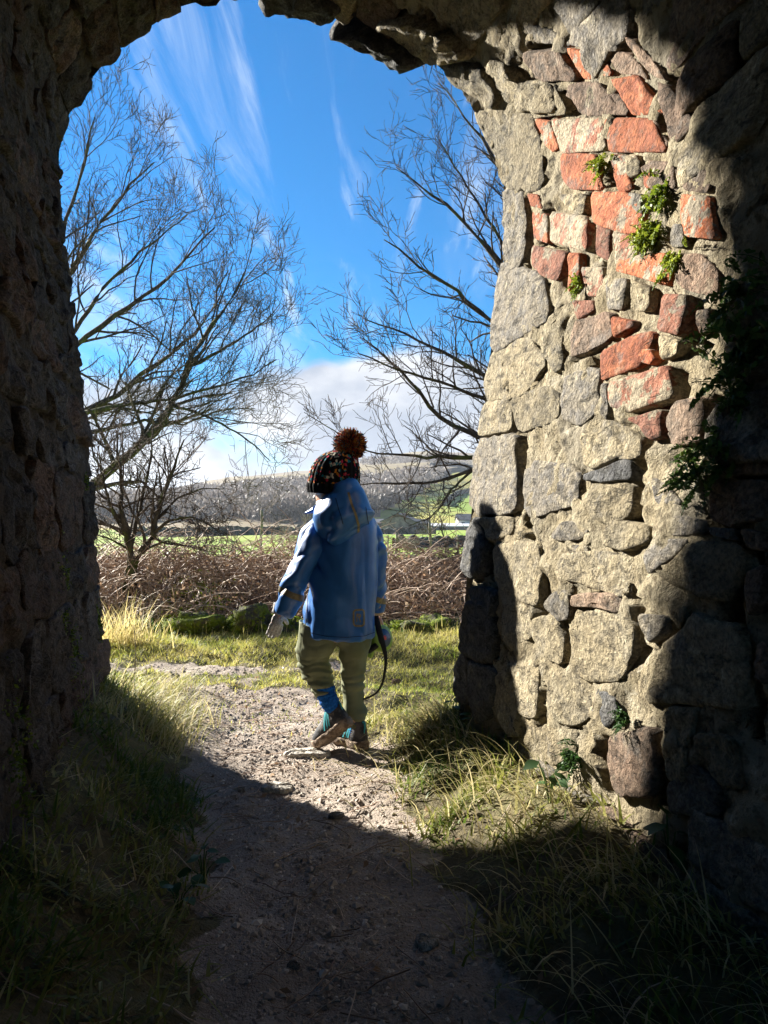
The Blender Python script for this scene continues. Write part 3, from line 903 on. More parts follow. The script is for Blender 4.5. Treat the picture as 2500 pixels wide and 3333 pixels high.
# left bank inside the passage
def keepL(X, Y):
    xl, _ = wall_x(Y)
    c, w = np.interp(Y, PC_D, PC_X), np.interp(Y, PC_D, PC_W)
    inside = ((X > xl - 0.02) & (Y < edge_d(X) + 0.55)) * (0.25 + 0.75 * smooth(-0.35, 0.25, fbm(X * 7, Y * 7, 0, 91, 2)))
    return inside * smooth(-0.05, 0.10, (c - w) - X + 0.03 * fbm(X * 9, Y * 9, 0, 4, 2))
X, Y = scatter(46000, -1.4, 0.3, 0.8, 3.7, keepL)
Nn = len(X); dry = np.clip(0.34 + 0.45 * fbm(X * 5, Y * 5, 0, 11, 2) + rng.normal(0, 0.2, Nn), 0, 1)
hgt = rng.uniform(0.02, 0.08, Nn) * (1 + 0.9 * (rng.random(Nn) < 0.08))
flat = rng.random(Nn) < 0.55
pA = blades(with_z(X, Y, 0.004), hgt, rng.uniform(0.003, 0.0085, Nn), rng.normal(-0.35, 1.6, Nn), np.where(flat, rng.uniform(0.8, 1.5, Nn), rng.uniform(0.0, 0.7, Nn)), np.where(flat, rng.uniform(-0.5, 0.5, Nn), rng.uniform(0.0, 2.0, Nn)), dry)
# straw tussock beside the left jamb
tc_ = np.array([[-0.98, 3.02], [-1.0, 3.3], [-0.9, 2.8], [-1.05, 3.6], [-0.88, 3.1], [-0.83, 2.72]])
ii = rng.integers(0, len(tc_), 1100)
X = tc_[ii, 0] + rng.normal(0, 0.07, 1100); Y = tc_[ii, 1] + rng.normal(0, 0.09, 1100)
N2 = len(X)
pB = blades(with_z(X, Y), rng.uniform(0.09, 0.24, N2), rng.uniform(0.003, 0.0055, N2), rng.normal(-0.5, 0.9, N2), rng.uniform(0.0, 0.55, N2), rng.uniform(0.9, 2.3, N2), np.clip(rng.normal(0.74, 0.22, N2), 0, 1), 5)
stuff_mesh('bank_grass', [pA, pB], M['grass'], 'long green and straw grass along the foot of the dark wall', 'grass')

# right bank inside the passage
def keepR(X, Y):
    _, xr = wall_x(Y)
    c, w = np.interp(Y, PC_D, PC_X), np.interp(Y, PC_D, PC_W)
    return (X < xr + 0.02) * (Y < edge_d(X) + 0.4) * (0.45 + 0.55 * smooth(1.75, 2.1, Y)) * (0.25 + 0.75 * smooth(-0.35, 0.25, fbm(X * 7, Y * 7, 0, 93, 2))) * smooth(-0.04, 0.14, X - (c + w) + 0.05 * fbm(X * 8, Y * 8, 0, 6, 2))
X, Y = scatter(50000, -0.5, 0.9, 0.8, 3.2, keepR)
Nn = len(X); dry = np.clip(0.34 + 0.40 * fbm(X * 5, Y * 5, 0, 13, 2) + rng.normal(0, 0.22, Nn), 0, 1)
hgt = rng.uniform(0.018, 0.065, Nn) * (1 + 1.0 * (rng.random(Nn) < 0.10))
flat = rng.random(Nn) < 0.55
pA = blades(with_z(X, Y, 0.004), hgt, rng.uniform(0.003, 0.0085, Nn), rng.uniform(0, 6.28, Nn), np.where(flat, rng.uniform(0.8, 1.5, Nn), rng.uniform(0.0, 0.7, Nn)), np.where(flat, rng.uniform(-0.5, 0.5, Nn), rng.uniform(0.0, 2.0, Nn)), dry)
# straw lying and hanging over the edge
n3 = 800
_Y = rng.uniform(1.0, 2.75, n3); _xr = wall_x(_Y)[1]
_X = _xr - np.abs(rng.normal(0, 0.16, n3)) - 0.02
pB = blades(with_z(_X, _Y), rng.uniform(0.06, 0.19, n3), rng.uniform(0.0028, 0.0045, n3), rng.normal(3.4, 0.8, n3), rng.uniform(0.2, 1.0, n3), rng.uniform(0.5, 1.9, n3), np.clip(rng.normal(0.85, 0.18, n3), 0, 1), 5)
# straw tuft by the jamb
_X = 0.16 + rng.normal(0, 0.05, 400); _Y = 2.66 + rng.normal(0, 0.06, 400)
pC = blades(with_z(_X, _Y), rng.uniform(0.07, 0.17, 400), np.full(400, 0.0036), rng.normal(3.6, 0.8, 400), rng.uniform(0.4, 1.0, 400), rng.uniform(0.6, 1.5, 400), np.clip(rng.normal(0.92, 0.1, 400), 0, 1), 4)
stuff_mesh('bank_grass', [pA, pB, pC], M['grass'], 'sunlit tangle of green and straw grass under the bright brick wall', 'grass')

# turf outside
def keepT(X, Y):
    out = Y > edge_d(X) + 0.1
    pmk = path_mask(X, Y)
    dens = np.where(Y < 4.4, 0.30 + 0.8 * smooth(-0.3, 0.5, fbm(X * 4, Y * 4, 0, 17, 3)) + 0.3 * smooth(-0.3, 0.3, X), 1.0)
    return out * (1 - smooth(0.15, 0.75, pmk)) * np.clip(dens, 0, 1) + out * 0.05 * (Y < 4.0)
X, Y = scatter(190000, -3.0, 2.2, 2.5, 5.45, keepT)
Nn = len(X)
dry = np.clip(0.44 + 0.35 * fbm(X * 2.5, Y * 3.5, 0, 19, 3) + rng.normal(0, 0.18, Nn), 0, 1)
hgt = rng.uniform(0.015, 0.05, Nn) * np.where(Y > 4.5, 1.35, 1.0)
pT = blades(with_z(X, Y), hgt, rng.uniform(0.0028, 0.0055, Nn), rng.uniform(0, 6.28, Nn), rng.uniform(0.2, 1.1, Nn), rng.uniform(0.2, 1.3, Nn), dry, 2)
stuff_mesh('turf', [pT], M['turf'], 'short trampled yellow green turf beside the track', 'turf')
# fringe of pale dead stalks where the turf meets the bank
n4 = 600
X = rng.uniform(-2.4, 1.6, n4); Y = rng.uniform(5.05, 5.5, n4)
pS = blades(with_z(X, Y), rng.uniform(0.03, 0.15, n4), rng.uniform(0.003, 0.006, n4), rng.uniform(0, 6.28, n4), rng.uniform(0, 0.35, n4), rng.uniform(0, 0.5, n4), np.clip(rng.normal(0.9, 0.15, n4), 0, 1), 3)
X2 = rng.normal(-1.72, 0.12, 260); Y2 = rng.normal(4.8, 0.1, 260)
pS2 = blades(with_z(X2, Y2), rng.uniform(0.15, 0.38, 260), rng.uniform(0.004, 0.007, 260), rng.uniform(0, 6.28, 260), rng.uniform(0.1, 0.5, 260), rng.uniform(0.2, 1.0, 260), np.clip(rng.normal(0.95, 0.1, 260), 0, 1), 3)
stuff_mesh('dead_stalks', [pS, pS2], M['turf'], 'pale dead stalks standing where turf meets the bank', 'dead grass')

# single tall stalks by the left jamb
for px, py0, py1, d in ((432, 2260, 2030, 3.7), (470, 2290, 2160, 3.6)):
    a, b = np.array(PX(px, py0, d)), np.array(PX(px + 8, py1, d))
    a[2] = float(ground_h(a[0], a[1])) - 0.01
    tt_ = np.linspace(0, 1, 7)[:, None]
    v, f = tubes((a + (b - a) * tt_ + np.stack([np.sin(tt_[:, 0] * 4) * 0.006] * 3, -1))[None], np.linspace(0.004, 0.0018, 7)[None], 5)
    add('dry_stalk', make_mesh('dry_stalk', v, f, M['palebark']), None,
        'tall dry brown stalk standing in the left tussock' if px == 432 else 'short dry brown stalk beside the taller stalk', 'stalk')

# ------------------------------------------------------------------ brambles on the bank
def bank_z(X, Y): return ground_h(X, Y)
NB = 6200; KB = 8
bx = rng.uniform(-3.4, 2.6, NB); by = 5.5 + 1.7 * rng.random(NB) ** 0.8
L = rng.uniform(0.25, 0.85, NB); az = rng.uniform(0, 6.28, NB)
el0 = rng.uniform(0.3, 1.5, NB); cv = rng.uniform(0.6, 3.0, NB)
P = np.zeros((NB, KB, 3)); P[:, 0] = np.stack([bx, by, bank_z(bx, by) - 0.02], -1)
for k in range(1, KB):
    t = k / (KB - 1)
    e = el0 - cv * t
    a = az + 0.9 * vnoise(bx * 9 + k * 0.7, by * 9, 0, 5)
    st = (L / (KB - 1))[:, None] * np.stack([np.cos(e) * np.cos(a), np.cos(e) * np.sin(a) * 0.6, np.sin(e)], -1)
    P[:, k] = P[:, k - 1] + st
    P[:, k, 2] = np.maximum(P[:, k, 2], bank_z(P[:, k, 0], P[:, k, 1]) + 0.01)
P[:, :, 2] += 0.0
R = np.linspace(1, 0.55, KB)[None] * rng.uniform(0.0026, 0.0058, NB)[:, None]
v, f = tubes(P, R, 3)
tone = np.clip(rng.normal(0.62, 0.25, NB) + 0.2 * fbm(bx * 2, by * 2, 0, 8, 2), 0, 1)
add('bramble_thicket', make_mesh('bramble_thicket', v, f[0], M['bramble'], True, {'tone': np.repeat(tone, KB * 3)}), None,
    'tangled brown arching bramble stems covering the bank', 'brambles', kind='stuff')
NL = 3600
lx = rng.uniform(-3.4, 2.6, NL); ly = 5.35 + 1.7 * rng.random(NL)
lz = bank_z(lx, ly) + rng.uniform(0.0, 0.22, NL) * (ly > 5.5)
def leaf_quads(cen, size, tone):
    N = len(cen)
    a = rng.normal(0, 1, (N, 3)); a /= np.linalg.norm(a, axis=1, keepdims=True)
    b = rng.normal(0, 1, (N, 3)); b -= (a * b).sum(1, keepdims=True) * a; b /= np.linalg.norm(b, axis=1, keepdims=True)
    n_ = np.cross(a, b)
    s_ = size[:, None]
    V = np.stack([cen - a * s_, cen + b * s_ * 0.5 + n_ * s_ * 0.15, cen + a * s_, cen - b * s_ * 0.5 + n_ * s_ * 0.15], 1)
    return V.reshape(-1, 3), np.arange(N * 4).reshape(-1, 4), np.repeat(tone, 4)
stuff_mesh('leaf_litter', [leaf_quads(np.stack([lx, ly, lz], -1), rng.uniform(0.012, 0.03, NL), np.clip(rng.normal(0.45, 0.3, NL), 0, 1))], M['deadleaf'],
           'dead brown leaves lying among the brambles', 'leaf litter')
# moss patches on the bank
mx = np.concatenate([rng.normal(c, 0.13, 700) for c in (-1.66, -1.45, -1.55, -1.2)]); my = np.concatenate([rng.normal(c, 0.14, 700) for c in (5.85, 6.0, 6.2, 5.75)])
kk = fbm(mx * 6, my * 6, 0, 3, 2) > -0.1
mx, my = mx[kk], my[kk]
stuff_mesh('moss_patch', [leaf_quads(np.stack([mx, my, bank_z(mx, my) + rng.uniform(0.0, 0.06, len(mx))], -1), rng.uniform(0.012, 0.028, len(mx)), np.clip(rng.normal(0.7, 0.25, len(mx)), 0, 1))], M['moss'],
           'bright green moss patch on the bramble bank', 'moss')

# ------------------------------------------------------------------ mossy boulders along the foot of the bank
def rock(name, cen, r, seed, mat, flat=0.7, nu=26, nv=16, rough=0.28, parent=None, **kw):
    u = np.linspace(0, 2 * math.pi, nu, endpoint=False); v = np.linspace(0.02, math.pi - 0.02, nv)
    U, V_ = np.meshgrid(u, v)
    D = np.stack([np.sin(V_) * np.cos(U), np.sin(V_) * np.sin(U), np.cos(V_)], -1)
    rr_ = 1 + rough * fbm(D[..., 0] * 1.6, D[..., 1] * 1.6, D[..., 2] * 1.6 + seed, seed, 4)
    Pp = D * rr_[..., None] * np.asarray(r)
    Pp[..., 2] = np.clip(Pp[..., 2], -np.asarray(r)[2] * flat, None)
    return add(name, make_mesh(name, Pp.reshape(-1, 3), grid_faces(nv, nu, True)[:, ::-1], mat), parent, loc=Vector(cen), **kw)
s = NT('mossy_rock')
nn_ = s.noise(6, 5, 0.6); n2 = s.noise(40, 4, 0.6)
c = s.mix(s.ramp(s.math('ADD', nn_, s.math('MULTIPLY', s.n('ShaderNodeSeparateXYZ').outputs[2], 0)), 0.44, 0.54), (0.07, 0.065, 0.055), (0.13, 0.17, 0.02))
c = s.mix(s.ramp(n2, 0.45, 0.65, 0, 0.6), c, (0.18, 0.22, 0.03))
M['mossrock'] = s.done(c, 0.95, s.bump(n2, 1.0, 0.03), 0.1)
BO = [(470, 2085, .12, .09, 'small mossy boulder at the left end of the bank foot, near the tussock'), (545, 2070, .10, .10, 'round mossy boulder beside the small end boulder'),
      (640, 2060, .24, .15, 'long sloping mossy boulder below the bright moss patch'), (745, 2060, .13, .12, 'squat mossy boulder right of the long sloping one'),
      (790, 2020, .12, .14, 'upright mossy boulder behind the squat one'), (850, 2045, .20, .16, 'broad bright mossy boulder behind the gloved hand'),
      (940, 2050, .17, .14, 'mossy boulder partly hidden by the blue jacket'), (1265, 2030, .10, .07, 'low mossy boulder beside the green hand reel'),
      (1330, 2035, .16, .09, 'dark flat boulder with moss right of the child'), (1420, 2030, .16, .10, 'dark mossy boulder between dead stalks near the stone jamb')]
MOSSV = []
for i, (px, py, rx, rz, lab) in enumerate(BO):
    rx *= 0.85; rz *= 0.78
    d = 5.36 + 0.06 * math.sin(i * 2.3)
    x = (px - CX) / F * d
    z = float(ground_h(x, d))
    rock('mossy_boulder', (x, d, z + rz * 0.45), (rx, 0.15, rz), 11 + i * 7, M['mossrock'], 0.9, rough=0.55, label=lab, cat='boulder', group='mossy boulders at the foot of the bank')
    n5 = 420
    th = rng.uniform(0, 6.28, n5); ph = np.arccos(rng.uniform(0.0, 1, n5))
    dd = np.stack([np.sin(ph) * np.cos(th) * rx, np.sin(ph) * np.sin(th) * 0.15, np.cos(ph) * rz], -1) * 1.0 + np.array([x, d, z + rz * 0.45])
    MOSSV.append(dd[fbm(dd[:, 0] * 9, dd[:, 2] * 9, 0, i, 2) > -0.15])
MOSSV = np.concatenate(MOSSV)
stuff_mesh('moss_tufts', [leaf_quads(MOSSV, rng.uniform(0.01, 0.024, len(MOSSV)), np.clip(rng.normal(0.5, 0.3, len(MOSSV)), 0, 1))], M['moss'], 'green moss and small fronds growing over the boulders', 'moss')
# dark green low growth between boulders
n6 = 2600
X = rng.uniform(-2.2, 1.4, n6); Y = rng.normal(5.36, 0.08, n6)
stuff_mesh('low_undergrowth', [blades(with_z(X, Y), rng.uniform(0.05, 0.16, n6), rng.uniform(0.006, 0.014, n6), rng.uniform(0, 6.28, n6), rng.uniform(0.2, 1.0, n6), rng.uniform(0.2, 1.4, n6), np.clip(rng.normal(0.2, 0.25, n6), 0, 1))], M['leaf'],
           'dark green undergrowth between the boulders', 'undergrowth')

# ------------------------------------------------------------------ bare trees
random.seed(11)
def rv(): return Vector((random.gauss(0, 1), random.gauss(0, 1), random.gauss(0, 1)))
KT = 6
def grow_branch(out, p0, d0, length, r0, level, maxlev, par):
    pts = [p0.copy()]; d = d0.normalized(); p = p0.copy()
    for i in range(KT - 1):
        d = (d + rv() * par['wander'] + Vector((0, 0, par['up']))).normalized()
        p = p + d * (length / (KT - 1)); pts.append(p.copy())
    r1 = max(r0 * 0.45, par['rmin'] * 0.7)
    out.append((pts, r0, r1, level))
    if level < maxlev: sprout(out, pts, r0, r1, length, level, maxlev, par)
def sprout(out, pts, r0, r1, length, level, maxlev, par, t0=0.22, nmul=1.0):
    n = max(2, int(par['n'][min(level, len(par['n']) - 1)] * nmul * random.uniform(0.8, 1.2)))
    K_ = len(pts) - 1
    for c in range(n):
        t = t0 + (1 - t0) * (c + random.random()) / n
        f = t * K_; i = min(int(f), K_ - 1); a = f - i
        p = pts[i].lerp(pts[i + 1], a)
        tang = (pts[i + 1] - pts[i]).normalized()
        perp = rv(); perp -= tang * perp.dot(tang)
        perp = (perp.normalized() + Vector((0, 0, par['perp_up']))).normalized()
        an = random.uniform(*par['angle'])
        dr = tang * math.cos(an) + perp * math.sin(an) + par.get('bias', Vector()) * 0.25
        ln = length * random.uniform(*par['ratio']) * (1.12 - 0.45 * t)
        ln = min(max(ln, par['lmin']), par['lmax'])
        rr_ = max((r0 + (r1 - r0) * t) * par['rr'], par['rmin'])
        grow_branch(out, p, dr, ln, rr_, level + 1, maxlev, par)
def poly_limb(px_pts, d0, d1):
    n_ = len(px_pts)
    return [Vector(PX(x, y, d0 + (d1 - d0) * i / (n_ - 1))) for i, (x, y) in enumerate(px_pts)]
def resample_pts(pts, k):
    a = np.array([tuple(p) for p in pts])
    # smooth the traced polyline
    s_ = np.concatenate([[0], np.cumsum(np.linalg.norm(np.diff(a, axis=0), axis=1))])
    u = np.linspace(0, s_[-1], k)
    return np.stack([np.interp(u, s_, a[:, j]) for j in range(3)], -1)
def limb_mesh(name, limbs, mat, parent, sides=7, k=16):
    """limbs: (pts, r0, r1)"""
    P = np.stack([resample_pts(p, k) for p, _, _ in limbs])
    P[:, 1:-1] += rng.normal(0, 1, (len(limbs), k - 2, 3)) * np.array([r * 0.25 for _, r, _ in limbs])[:, None, None]
    R = np.stack([np.linspace(a, b, k) * (1 + 0.12 * rng.normal(0, 1, k)) for _, a, b in limbs])
    v, f = tubes(P, R, sides)
    return add(name, make_mesh(name, v, f, mat), parent)
def crown_mesh(name, br, mat, parent):
    P = np.array([[tuple(q) for q in b[0]] for b in br]); R = np.stack([np.linspace(b[1], b[2], KT) for b in br])
    big_ = R[:, 0] > 0.008
    parts = []
    if big_.any(): parts.append(tubes(P[big_], R[big_], 5))
    parts.append(tubes(P[~big_], R[~big_], 3))
    v, f = merge(parts)
    return add(name, make_mesh(name, v, f, mat), parent)
def tree(name, base, label, trunk_limbs, limbs, maxlev, par, group=None, nm=1.0):
    t = empty(name, base, label, 'tree', group)
    limb_mesh('trunk', trunk_limbs, M['bark'], t, 9, 18)
    if limbs: limb_mesh('limb', limbs, M['bark'], t, 6, 16)
    br = []
    for pts, r0, r1 in limbs + par.get('extra', []):
        L = sum((b - a).length for a, b in zip(pts[:-1], pts[1:]))
        sprout(br, [Vector(q) for q in resample_pts(pts, 12)], r0, r1, min(L, par['l0']), 0, maxlev, par, 0.12, nm * L / par['l0'])
    crown_mesh('crown', br, M['twig'], t)
    return t
# big tree behind the left wall
D = 9.0
lim = []
DT = 12.2 / 9.0
def Lm(pts, r0, r1, d0=9.0, d1=9.0): lim.append((poly_limb(pts, d0 * DT, d1 * DT), r0 * DT, r1 * DT))
Lm([(150, 1660), (290, 1590), (400, 1500), (500, 1405), (560, 1320), (605, 1200), (680, 1080), (770, 960), (800, 880)], .075, .010, 9.0, 8.7)
Lm([(140, 1500), (260, 1345), (380, 1290), (520, 1180), (640, 1080), (720, 960)], .05, .008, 9.0, 9.5)
Lm([(140, 1320), (250, 1120), (400, 1010), (560, 900), (660, 780), (700, 740)], .045, .008, 9.0, 9.0)
Lm([(130, 1200), (220, 900), (330, 720), (430, 600), (500, 530)], .04, .007, 9.0, 9.3)
Lm([(130, 1200), (205, 740), (270, 560), (300, 420), (310, 380)], .04, .007, 9.0, 8.8)
Lm([(260, 1345), (420, 1315), (560, 1300), (700, 1260), (820, 1220), (900, 1170)], .03, .006, 9.0, 8.6)
Lm([(560, 1320), (650, 1345), (760, 1400), (830, 1450), (880, 1500)], .02, .005, 8.8, 8.4)
Lm([(200, 1150), (330, 940), (450, 830), (560, 740), (610, 700)], .03, .006, 9.0, 9.4)
Lm([(605, 1200), (700, 1150), (800, 1090), (870, 1040), (910, 990)], .022, .005, 8.8, 8.6)
Lm([(220, 1420), (340, 1400), (460, 1370), (600, 1380), (720, 1330), (830, 1330)], .028, .005, 9.0, 9.3)
T9 = 9 * DT
base = (PX(110, 1700, T9)[0], T9, far_z(PX(110, 1700, T9)[0], T9) - 0.1)
trunk = [([Vector(base), Vector(PX(115, 1690, T9)), Vector(PX(150, 1655, T9))], .20, .13), ([Vector(PX(115, 1690, T9)), Vector(PX(135, 1500, T9)), Vector(PX(130, 1200, T9)), Vector(PX(150, 900, T9)), Vector(PX(190, 700, T9))], .16, .05)]
parL = dict(wander=.17, up=.03, n=[8, 5, 4, 3], angle=(.4, 1.05), ratio=(.42, .72), lmin=.22, lmax=1.05, rr=.55, rmin=.0040, perp_up=.2, l0=3.0, bias=Vector((.2, 0, .45)))
tree('bare_tree', base, 'large bare tree spreading from behind the dark left wall', trunk, lim, 4, parL, nm=1.35)
# tree behind the right wall, reaching in
lim = []
Dr = 7.0
def Rm(pts, r0, r1, d0=7.2, d1=6.8): lim.append((poly_limb(pts, d0, d1), r0, r1))
Rm([(1760, 1450), (1650, 1495), (1540, 1488), (1400, 1486), (1290, 1482), (1190, 1466)], .036, .007)
Rm([(1190, 1466), (1120, 1420), (1050, 1380), (990, 1342)], .008, .003, 6.8, 6.7)
Rm([(1780, 1400), (1660, 1470), (1560, 1420), (1450, 1370), (1360, 1270), (1290, 1190), (1180, 1100)], .04, .005)
Rm([(1760, 1470), (1630, 1500), (1540, 1530), (1450, 1562), (1350, 1576), (1250, 1574), (1172, 1578)], .03, .006)
Rm([(1540, 1530), (1470, 1590), (1430, 1655), (1390, 1690), (1330, 1712)], .014, .004)
Rm([(1780, 1250), (1690, 1130), (1600, 1050), (1480, 945), (1350, 850), (1250, 780)], .04, .005, 7.2, 7.0)
Rm([(1790, 1100), (1700, 950), (1620, 850), (1500, 710), (1400, 625), (1290, 545)], .036, .005, 7.2, 7.3)
Rm([(1790, 900), (1720, 700), (1640, 560), (1560, 440), (1480, 340), (1425, 270)], .032, .005, 7.2, 7.4)
Rm([(1780, 1340), (1690, 1280), (1580, 1225), (1450, 1150), (1320, 1085), (1190, 1040)], .032, .005)
Rm([(1780, 1390), (1690, 1340), (1560, 1290), (1420, 1240), (1300, 1205), (1165, 1150)], .03, .005, 7.2, 6.6)
Rm([(1700, 950), (1640, 800), (1570, 680), (1490, 560), (1420, 440)], .022, .004, 7.3, 7.0)
base = (PX(1800, 1700, 7.2)[0], 7.2, float(ground_h(1.65, 7.2)) - 0.1)
trunk = [([Vector(base), Vector(PX(1790, 1600, 7.2)), Vector(PX(1775, 1400, 7.2)), Vector(PX(1790, 1100, 7.2)), Vector(PX(1800, 800, 7.2))], .12, .03)]
parR = dict(wander=.17, up=.03, n=[7, 5, 4, 3], angle=(.4, 1.05), ratio=(.40, .68), lmin=.12, lmax=.48, rr=.5, rmin=.0028, perp_up=.2, l0=1.6, bias=Vector((-.05, 0, .3)))
tree('bare_tree', base, 'bare tree reaching out from behind the sunlit right wall', trunk, lim, 3, parR, nm=1.6)
# hawthorn on the bank
lim = []
Dh = 6.2
def Hm(pts, r0, r1, d1=6.2): lim.append((poly_limb(pts, 6.2, d1), r0, r1))
Hm([(428, 1850), (418, 1780), (402, 1690), (398, 1600), (385, 1480), (380, 1400)], .032, .006)
Hm([(432, 1850), (470, 1790), (500, 1730), (520, 1640), (560, 1540), (600, 1430)], .036, .006)
Hm([(425, 1800), (440, 1720), (470, 1600), (490, 1480), (500, 1380)], .022, .005, 6.5)
Hm([(490, 1740), (560, 1690), (630, 1680), (700, 1720), (740, 1740)], .016, .003, 5.9)
Hm([(510, 1690), (580, 1620), (660, 1590), (730, 1590)], .014, .003, 6.4)
Hm([(410, 1740), (360, 1650), (330, 1540), (320, 1450)], .016, .003, 6.0)
Hm([(420, 1790), (370, 1760), (320, 1740), (280, 1760)], .012, .003, 6.0)
Hm([(470, 1790), (540, 1760), (620, 1780), (690, 1800)], .012, .003, 6.6)
hx, hy = PX(418, 1965, 6.2)[0], 6.2
base = (hx, hy, float(ground_h(hx, hy)) - 0.03)
trunk = [([Vector(base), Vector(PX(423, 1900, 6.2)), Vector(PX(430, 1840, 6.2))], .062, .046)]
parH = dict(wander=.22, up=.04, n=[11, 6, 4], angle=(.5, 1.15), ratio=(.35, .62), lmin=.07, lmax=.6, rr=.5, rmin=.0028, perp_up=.15, l0=1.2)
tree('hawthorn_tree', base, 'small bare hawthorn with twin mossy stems rooted in the bramble bank', trunk, lim, 3, parH, nm=1.3)
# pale sapling beyond the brambles on the right
lim = [(poly_limb([(1402, 1790), (1398, 1700), (1392, 1640), (1380, 1590)], 11, 11), .02, .005), (poly_limb([(1400, 1730), (1370, 1690), (1350, 1660)], 11, 11.2), .01, .003),
       (poly_limb([(1455, 1800), (1440, 1720), (1425, 1650), (1420, 1610)], 10.8, 11), .014, .003)]
base = (PX(1402, 1790, 11)[0], 11, ground_h(0.7, 11.0) - 0.05)
parS = dict(wander=.2, up=.03, n=[9, 5, 4], angle=(.4, 1.0), ratio=(.35, .6), lmin=.06, lmax=.5, rr=.5, rmin=.0032, perp_up=.1, l0=.9)
tS = empty('sapling', base, 'thin pale twin stemmed sapling beyond the brambles on the right', 'sapling')
limb_mesh('trunk', [(poly_limb([(1404, 1850), (1402, 1790), (1398, 1700)], 11, 11), .024, .018)], M['palebark'], tS, 6, 8)
limb_mesh('limb', lim, M['palebark'], tS, 5, 12)
br = []
for pts, r0, r1 in lim: sprout(br, [Vector(q) for q in resample_pts(pts, 12)], r0, r1, .7, 0, 2, parS, .15, 1.2)
crown_mesh('crown', br, M['twig'], tS)
# ------------------------------------------------------------------ the child
DC = 2.75
def C(px, py, dy=0.0):
    return Vector(PX(px, py, DC + dy))
MM = DC / F                                   # metres per photo pixel at the child
def tube_mesh(path, sides=24, exps=2.0):
    """path: list of (Vector centre, rx, ry) -> closed tube following the centre line"""
    P = np.array([tuple(p[0]) for p in path]); rx = np.array([p[1] for p in path]); ry = np.array([p[2] for p in path])
    T_ = np.gradient(P, axis=0); T_ /= np.linalg.norm(T_, axis=1, keepdims=True)
    ref = np.array([0, 1.0, 0])
    A = np.cross(np.broadcast_to(ref, T_.shape), T_); A /= np.linalg.norm(A, axis=1, keepdims=True) + 1e-9
    B = np.cross(T_, A)
    an = np.arange(sides) * 2 * math.pi / sides
    V = P[:, None] + (rx[:, None] * np.cos(an)[None])[..., None] * A[:, None] + (ry[:, None] * np.sin(an)[None])[..., None] * B[:, None]
    f = [grid_faces(len(P), sides, True), np.arange(sides)[::-1][None], (np.arange(sides) + (len(P) - 1) * sides)[None]]
    return V.reshape(-1, 3), f
def dens(path, n):
    """smoothly resample a list of (Vector, rx, ry)"""
    a = np.array([tuple(p[0]) + (p[1], p[2]) for p in path])
    m = len(a)
    ext = np.vstack([2 * a[0] - a[1], a, 2 * a[-1] - a[-2]])
    out = []
    for u in np.linspace(0, m - 1 - 1e-6, n):
        i = int(u); t = u - i
        p0, p1, p2, p3 = ext[i], ext[i + 1], ext[i + 2], ext[i + 3]
        out.append(0.5 * (2 * p1 + (p2 - p0) * t + (2 * p0 - 5 * p1 + 4 * p2 - p3) * t * t + (3 * p1 - p0 - 3 * p2 + p3) * t ** 3))
    return [(Vector(o[:3]), float(o[3]), float(o[4])) for o in out]
def ellipsoid(c, r, nu=24, nv=16, rot=None):
    u = np.linspace(0, 2 * math.pi, nu, endpoint=False); v = np.linspace(0.01, math.pi - 0.01, nv)
    U, V_ = np.meshgrid(u, v)
    D_ = np.stack([np.sin(V_) * np.cos(U) * r[0], np.sin(V_) * np.sin(U) * r[1], np.cos(V_) * r[2]], -1).reshape(-1, 3)
    if rot is not None: D_ = D_ @ np.array(rot.to_3x3()).T
    return D_ + np.array(tuple(c)), [grid_faces(nv, nu, True)[:, ::-1], np.arange(nu)[None], (np.arange(nu) + (nv - 1) * nu)[::-1][None]]
def fused(parts, voxel, it=6, fac=0.5):
    v, f = merge(parts)
    me = make_mesh('tmp', v, f)
    o = bpy.data.objects.new('tmp', me); COL.objects.link(o)
    r = o.modifiers.new('r', 'REMESH'); r.mode = 'VOXEL'; r.voxel_size = voxel
    sm_ = o.modifiers.new('s', 'SMOOTH'); sm_.iterations = it; sm_.factor = fac
    dg = bpy.context.evaluated_depsgraph_get()
    e = o.evaluated_get(dg).to_mesh()
    nv_ = len(e.vertices); co = np.empty(nv_ * 3, np.float32); e.vertices.foreach_get('co', co)
    nr = np.empty(nv_ * 3, np.float32); e.vertices.foreach_get('normal', nr)
    nl = np.empty(len(e.loops), np.int32); e.loops.foreach_get('vertex_index', nl)
    lt = np.empty(len(e.polygons), np.int32); e.polygons.foreach_get('loop_total', lt)
    ls = np.empty(len(e.polygons), np.int32); e.polygons.foreach_get('loop_start', ls)
    fs = []
    for k in np.unique(lt):
        w = ls[lt == k]
        fs.append(nl[w[:, None] + np.arange(k)[None]])
    o.evaluated_get(dg).to_mesh_clear()
    bpy.data.objects.remove(o); bpy.data.meshes.remove(me)
    return co.reshape(-1, 3).astype(float), nr.reshape(-1, 3).astype(float), fs
def ridge(x): return np.abs(x) * 2.6 - 0.8          # rounded folds with sharp valleys

